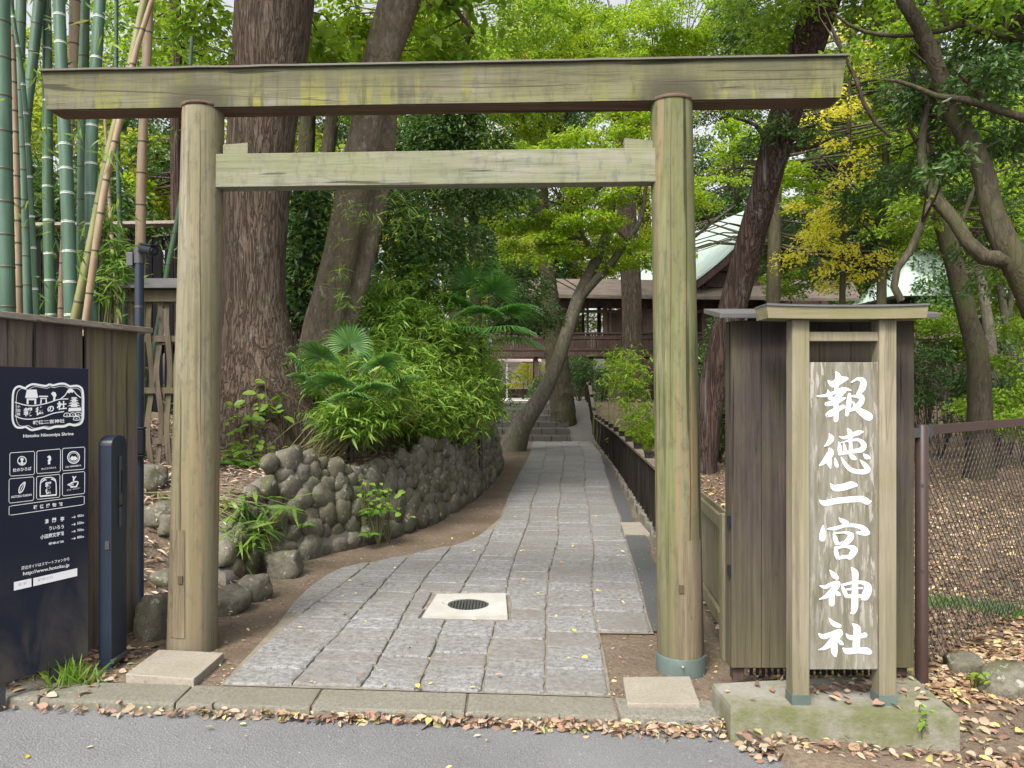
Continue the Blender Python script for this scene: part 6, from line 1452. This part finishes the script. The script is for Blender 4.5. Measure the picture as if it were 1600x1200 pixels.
palm('upper deep green fan palm standing over the dwarf bamboo', 750, 530, 11.2, [(735, 450, 10.9, 1), (772, 458, 10.7, 1), (795, 490, 10.6, 1), (715, 480, 10.7, .9), (750, 490, 10.4, .8), (785, 515, 10.5, 1), (700, 510, 10.7, .8), (765, 430, 11.3, .9), (800, 530, 10.9, .9), (730, 515, 10.4, .8)], .50, MAT['l_palm2'])

# ------------------------------------------------------------------ small plants
def broad_plant(label, spots, L, mat='l_broad', name='broadleaf_plant'):
    f = W(*spots[0][:3]); t = thing(name, label, 'plant', (f.x, f.y, g(f.x, f.y))); sets = []; sb = MB()
    for (px, py, d, r, n) in spots:
        m = d / F; c = np.array(W(px, py, d)); P = c[None, :] + rng.normal(0, 1, (n, 3)) * r * m * np.array([[.6, .5, .5]])
        a = rng.uniform(0, 2 * math.pi, n); D = np.stack([np.cos(a), np.sin(a) - .3, rng.uniform(-.5, .2, n)], 1); s = rng.uniform(.6, 1.2, n)
        sets.append(('oval', P, D, rng.normal(0, .35, (n, 3)) + np.array([[0, -.35, 1]]), L * s, L * .62 * s))
        b = Vector((c[0], c[1] + .05, 0)); b.z = g(b.x, b.y) - .02
        for q in P[::2]: qv = Vector(q); sb.tube([b, b.lerp(qv, .6) + Vector((0, 0, .03)), qv], [.004, .003, .002], 4, caps=False)
    sb.build('stems', MAT['culm_olive'], t); leaf_obj('foliage', sets, MAT[mat], t)
broad_plant('light green broadleaf plant at the foot of the massive trunk', [(398, 655, 7.5, 36, 34), (420, 622, 7.6, 26, 14), (372, 702, 7.2, 26, 24), (398, 708, 7.2, 24, 18), (440, 640, 7.6, 18, 8)], .12)
broad_plant('small broadleaf plant growing against the leaf litter by the boulder wall top', [(455, 715, 7.5, 18, 14)], .06)
broad_plant('creeping maple leaved plant sprouting from the boulder wall', [(565, 765, 7.35, 22, 26), (590, 790, 7.3, 24, 26), (605, 775, 7.45, 20, 18)], .075, 'l_sasa', 'wall_plant')
broad_plant('tiny green seedling growing on the concrete plinth', [(1440, 1108, 3.36, 14, 9), (1446, 1135, 3.32, 8, 4)], .035, 'l_broad', 'seedling')
broad_plant('tiny weed with small leaves at the foot of the chain link fence', [(1530, 1060, 4.0, 16, 12)], .04, 'l_green', 'seedling')
def fern(label, px, py, d, n, L):
    b = W(px, py, d); b.z = max(b.z, g(b.x, b.y)); t = thing('fern', label, 'fern', (b.x, b.y, g(b.x, b.y)), 'ferns on the bank'); sets = []
    for k in range(n):
        a = 2 * math.pi * k / n + random.uniform(-.3, .3); M = 16; f = np.linspace(.12, 1, M)
        dr = np.array([math.cos(a), math.sin(a) - .25, 0]); c = np.array(b)[None, :] + f[:, None] * L * dr[None, :] + np.stack([0 * f, 0 * f, L * (.75 * f - .75 * f * f)], 1)
        sdv = np.array([-dr[1], dr[0], 0])
        for sg in (-1, 1):
            D = np.tile(sdv * sg, (M, 1)) + dr[None, :] * .45 + np.array([[0, 0, -.1]]); ln = L * .34 * np.sin(np.pi * (.12 + .82 * f)) + .01
            sets.append(('lance', c, D, np.tile([[0, 0, 1.0]], (M, 1)), ln, ln * .28 + .004))
    leaf_obj('foliage', sets, MAT['l_fern'], t)
for lb_, a in (('fern in the litter close behind the gate post', (350, 765, 6.9, 7, .22)), ('fern with broad fronds beside the fallen branch', (385, 760, 7.0, 7, .22)), ('small fern on the litter above the boulder wall', (435, 750, 7.2, 6, .15)),
               ('fern rooted between boulders in the wall middle', (590, 800, 7.35, 7, .18)), ('tiny fern low in the boulder wall', (577, 835, 7.25, 5, .11)), ('tiny bright fern near the wall start', (475, 820, 6.75, 5, .11))): fern(lb_, *a)
def grass_tuft(label, px, py, n, L, mat, spread, group=None):
    b = G(px, py); t = thing('grass_tuft', label, 'grass', b, group)
    P = np.array(b)[None, :] + np.stack([rng.normal(0, spread, n), rng.normal(0, spread * .7, n), 0 * rng.normal(0, 1, n)], 1)
    for i in range(n): P[i, 2] = g(P[i, 0], P[i, 1])
    D = rdir(n) * .6 + np.array([[0, 0, .8]]); s = rng.uniform(.5, 1.3, n)
    leaf_obj('blades', [('lance', P, D, rdir(n), L * s, .007 * s + .002)], MAT[mat], t)
grass_tuft('green grass tuft under the navy panel', 108, 1068, 130, .13, 'l_sasa', .055)
grass_tuft('blue green dwarf grass patch nearer the fence post', 1470, 945, 420, .07, 'l_palm', .09); grass_tuft('wider blue green dwarf grass patch farther from the fence post', 1560, 957, 500, .07, 'l_palm', .11)
# fallen branch on the bank
mb = MB(); p0, p1 = G(352, 800), G(432, 712); pts = [p0.lerp(p1, f) + Vector((0, 0, .05 + .02 * math.sin(f * 7))) for f in (0, .2, .4, .6, .8, 1)]
q, v = resample(pts, [.045, .05, .052, .05, .048, .045], .06); mb.tube(q, v, 10, bump=.15, freq=9); tag(mb.build('fallen_log', MAT['bark_smooth']), 'thick fallen branch lying down the leaf litter bank', 'log')

# ------------------------------------------------------------------ shrubs on the right and behind
def shrub(label, spots, sp, group=None, lscale=1.0, name='shrub'):
    f = W(*spots[0][:3]); t = thing(name, label, 'shrub', (f.x, f.y, g(f.x, f.y)), group); sets = []; tb = MB()
    for (px, py, d, rx, ry, rd) in spots:
        C, rs = ellipsoid_sprays((px, py, d, rx, ry, rd, 1.25), sp); C[:, 2] = np.maximum(C[:, 2], [g(c[0], c[1]) + .08 for c in C]); rs = min(rs, .34)
        sets.append(spray_set(sp, C, rs, lscale))
        b = W(px, py, d); b.z = g(b.x, b.y) - .05
        for c in C[:: max(1, len(C) // 14)]: twig_tubes(tb, b, c, .014)
    tb.build('stems', MAT['twig'], t); leaf_obj('foliage', sets, MAT[SP[sp][0]], t)
bamboo_bush('nandina_shrub', 'feathery green shrub against the black path fence', [(985, 600, 19, 34, 50, 150), (965, 570, 20, 30, 30, 80), (1000, 660, 17.5, 30, 30, 90)], .17, .035, 'l_green', None, 8, 'shrub')
bamboo_bush('nandina_shrub', 'bright green low shrub beside the near part of the path fence', [(1010, 680, 15, 26, 22, 60), (985, 690, 16, 24, 14, 40)], .14, .04, 'l_maple', None, 8, 'shrub')
shrub('dark green shrub between the leaning red trunk and the shed', [(1125, 640, 16, 30, 60, .8), (1110, 560, 18, 40, 40, .8), (1130, 520, 20, 30, 40, .8)], 'dark')
shrub('rounded green shrub just above the chain link rail', [(1470, 610, 17, 56, 50, 1.0), (1440, 570, 18, 36, 56, .9), (1510, 560, 20, 50, 40, .9)], 'dark')
shrub('light green leafy bush beside the shed roof', [(1480, 530, 20, 40, 40, 1.0), (1450, 500, 21, 36, 20, .8)], 'green')
shrub('wide dark shrub under the pale slim trunk', [(1545, 620, 17, 60, 44, 1.2), (1580, 570, 18, 50, 50, 1.0)], 'dark')
shrub('bright feathery shrub in front of the wide dark shrub', [(1560, 640, 14.5, 60, 30, .9), (1600, 590, 15, 50, 60, .9)], 'green')
shrub('green shrub behind the mossy trunk foot', [(1640, 560, 15, 70, 80, 1.0), (1600, 500, 19, 50, 50, 1)], 'green')
shrub('dark bush below the corridor beam', [(905, 585, 30, 24, 36, 1.0), (940, 600, 30, 30, 30, 1.0)], 'dark')
shrub('yellowing bush beyond the corridor posts', [(818, 590, 37, 22, 28, .8), (850, 580, 42, 30, 40, 1)], 'mixed')
shrub('low dark spiky bush at the top of the steps', [(846, 604, 28, 14, 16, .5)], 'dark')
shrub('dense shade bush behind the black plank fence', [(210, 330, 10.6, 70, 30, .8), (130, 320, 10.8, 90, 40, .8), (30, 300, 11, 90, 60, .8)], 'dark')
shrub('sunlit bush behind the bamboo grove', [(215, 320, 12, 60, 30, .8), (240, 240, 12.6, 60, 60, .8), (90, 220, 12.4, 80, 80, .9), (20, 160, 12.6, 60, 80, .9)], 'far', None, .55)
shrub('dark ivy bush hugging the trunks behind the massive tree', [(480, 430, 10.6, 34, 70, .4), (470, 330, 10.8, 30, 60, .4), (495, 480, 10.4, 30, 30, .4)], 'dark', None, 1.3)

# ------------------------------------------------------------------ fallen leaves (nobody could count them)
def litter(name, label, pts, L, mat, w=.55, lift=.004, curl=.35, shape='oval', ar=.5):
    P = np.array(pts); n = len(P); a = rng.uniform(0, 2 * math.pi, n); D = np.stack([np.cos(a), np.sin(a), rng.normal(0, .12, n)], 1)
    N = rng.normal(0, curl, (n, 3)) + np.array([[0, 0, 1.0]]); s = rng.uniform(.5, 1.3, n); P[:, 2] += lift + rng.uniform(0, .012, n)
    o = leaf_obj(name, [(shape, P, D, N, L * s, L * s * ar * rng.uniform(.7, 1.3, n))], MAT[mat]); return tag(o, label, kind='stuff')
pts = []
while len(pts) < 60000:                   # leaf mould in the yard beyond the chain link fence and fence side
    y = 3.9 + 21 * random.random() ** 1.7; x = random.uniform(1.3, 3 + y * .75)
    if x < fx(y) + .08 or (y < 4.1 and x < 2.15): continue
    pts.append((x, y, g(x, y) + gnoise(x, y)))
litter('fallen_leaves', 'carpet of small brown and yellow fallen leaves in the yard behind the fence', pts, .056, 'litter')
pts = []
while len(pts) < 15000:
    y = 4.7 + 9 * random.random() ** 1.5; s_ = random.uniform(.0, 3.2); xw = float(np.interp(y, WY, WX)); x = xw - s_
    if y > 6.2 and s_ < .22: continue
    pts.append((x, y, g(x, y) + gnoise(x, y)))
litter('bank_litter', 'dry bamboo leaves and litter covering the bank', pts, .11, 'litter_bank', ar=.16, curl=.5, shape='lance')
pts = []
for _ in range(2600):                     # drift of leaves in the gutter, deepest before the plinth
    u = random.random(); x = -2.6 + 6.4 * u ** .45; wd = .010 + .035 * sm(-.6, 1.0, x) + .05 * sm(.8, 1.5, x)
    yb_ = 3.545 if x < 1.02 else (3.405 - .14 * (x - 1.05) if x < 2.05 else 3.27 - .1 * (x - 2.05))
    dd = abs(random.gauss(0, wd)); y = yb_ - dd
    z = -0.03 * max(-3, min(3, x)) - .048 + max(0, (.07 if x > .9 else .035) * (1 - dd / (wd * 2.2))) * random.random()
    pts.append((x, y, z))
litter('gutter_leaves', 'drift of dry fallen leaves along the kerb and plinth', pts, .046, 'litter_gutter', curl=.8)
pts = []
for _ in range(90): x, y = random.uniform(-2.2, 1.1), 3.8 + 6 * random.random() ** 1.6; pts.append((x, y, max(g(x, y), 0) + .026))
for _ in range(50): x, y = random.uniform(-3, 4), random.uniform(2.7, 3.52); pts.append((x, y, -.03 * max(-3, min(3, x)) - .046))
litter('scattered_leaves', 'scattered yellow fallen leaves on paving and road', pts, .034, 'litter_yellow', curl=.3)
pts = []
for _ in range(5200):                     # crumbs of leaf, twig and grit on the trodden earth
    y = 3.8 + 12 * random.random() ** 2; x = random.uniform(-2.6, 2.2)
    if y < 4.82: on = jx(1, y) < x < jx(7, y)
    elif y < 9: on = paving_rim(y) < x < jx(8, y)
    else: on = jx(4, y) < x < jx(8, y)
    if on and random.random() > .06: continue
    if wall_s(x, y) > -.03 and y > 5: continue
    pts.append((x, y, max(g(x, y), -.05) + (.026 if on else 0)))
litter('earth_crumbs', 'small crumbs of leaf and twig on the trodden earth beside the paving', pts, .022, 'litter_gutter', curl=.6, shape='lance', ar=.35)
pts = []
for _ in range(900):
    x, y = random.uniform(2.03, 3.9), random.uniform(3.3, 4.3)
    if y < 3.3 + (x - 2) * .0: continue
    pts.append((x, y, g(x, y)))
for _ in range(160):
    f, h_ = random.random(), random.random() ** .7; q = C4[0].lerp(C4[1], f).lerp(C4[3].lerp(C4[2], f), .15 + .8 * h_)
    if 1.3 < q.x or random.random() < .2: pts.append((q.x, q.y, zp + .002))
for _ in range(420): x, y = random.uniform(-3.2, -2.0), random.uniform(3.6, 4.3); pts.append((x, y, g(x, y)))
litter('corner_leaves', 'brown leaves gathered round the plinth and panel foot', pts, .052, 'litter_gutter', curl=.7)
p = G(1582, 1082); mb = MB(); boulder(mb, p + Vector((0, 0, .05)), (.17, .12, .09), 99, 16, 11); tag(mb.build('boulder', MAT['boulder']), 'grey boulder in leaves outside the chain link fence', 'boulder')
p = G(1508, 1050); mb = MB(); boulder(mb, p + Vector((0, 0, .03)), (.10, .09, .07), 93, 14, 9); tag(mb.build('boulder', MAT['boulder']), 'smaller boulder by the weed at the fence foot', 'boulder')
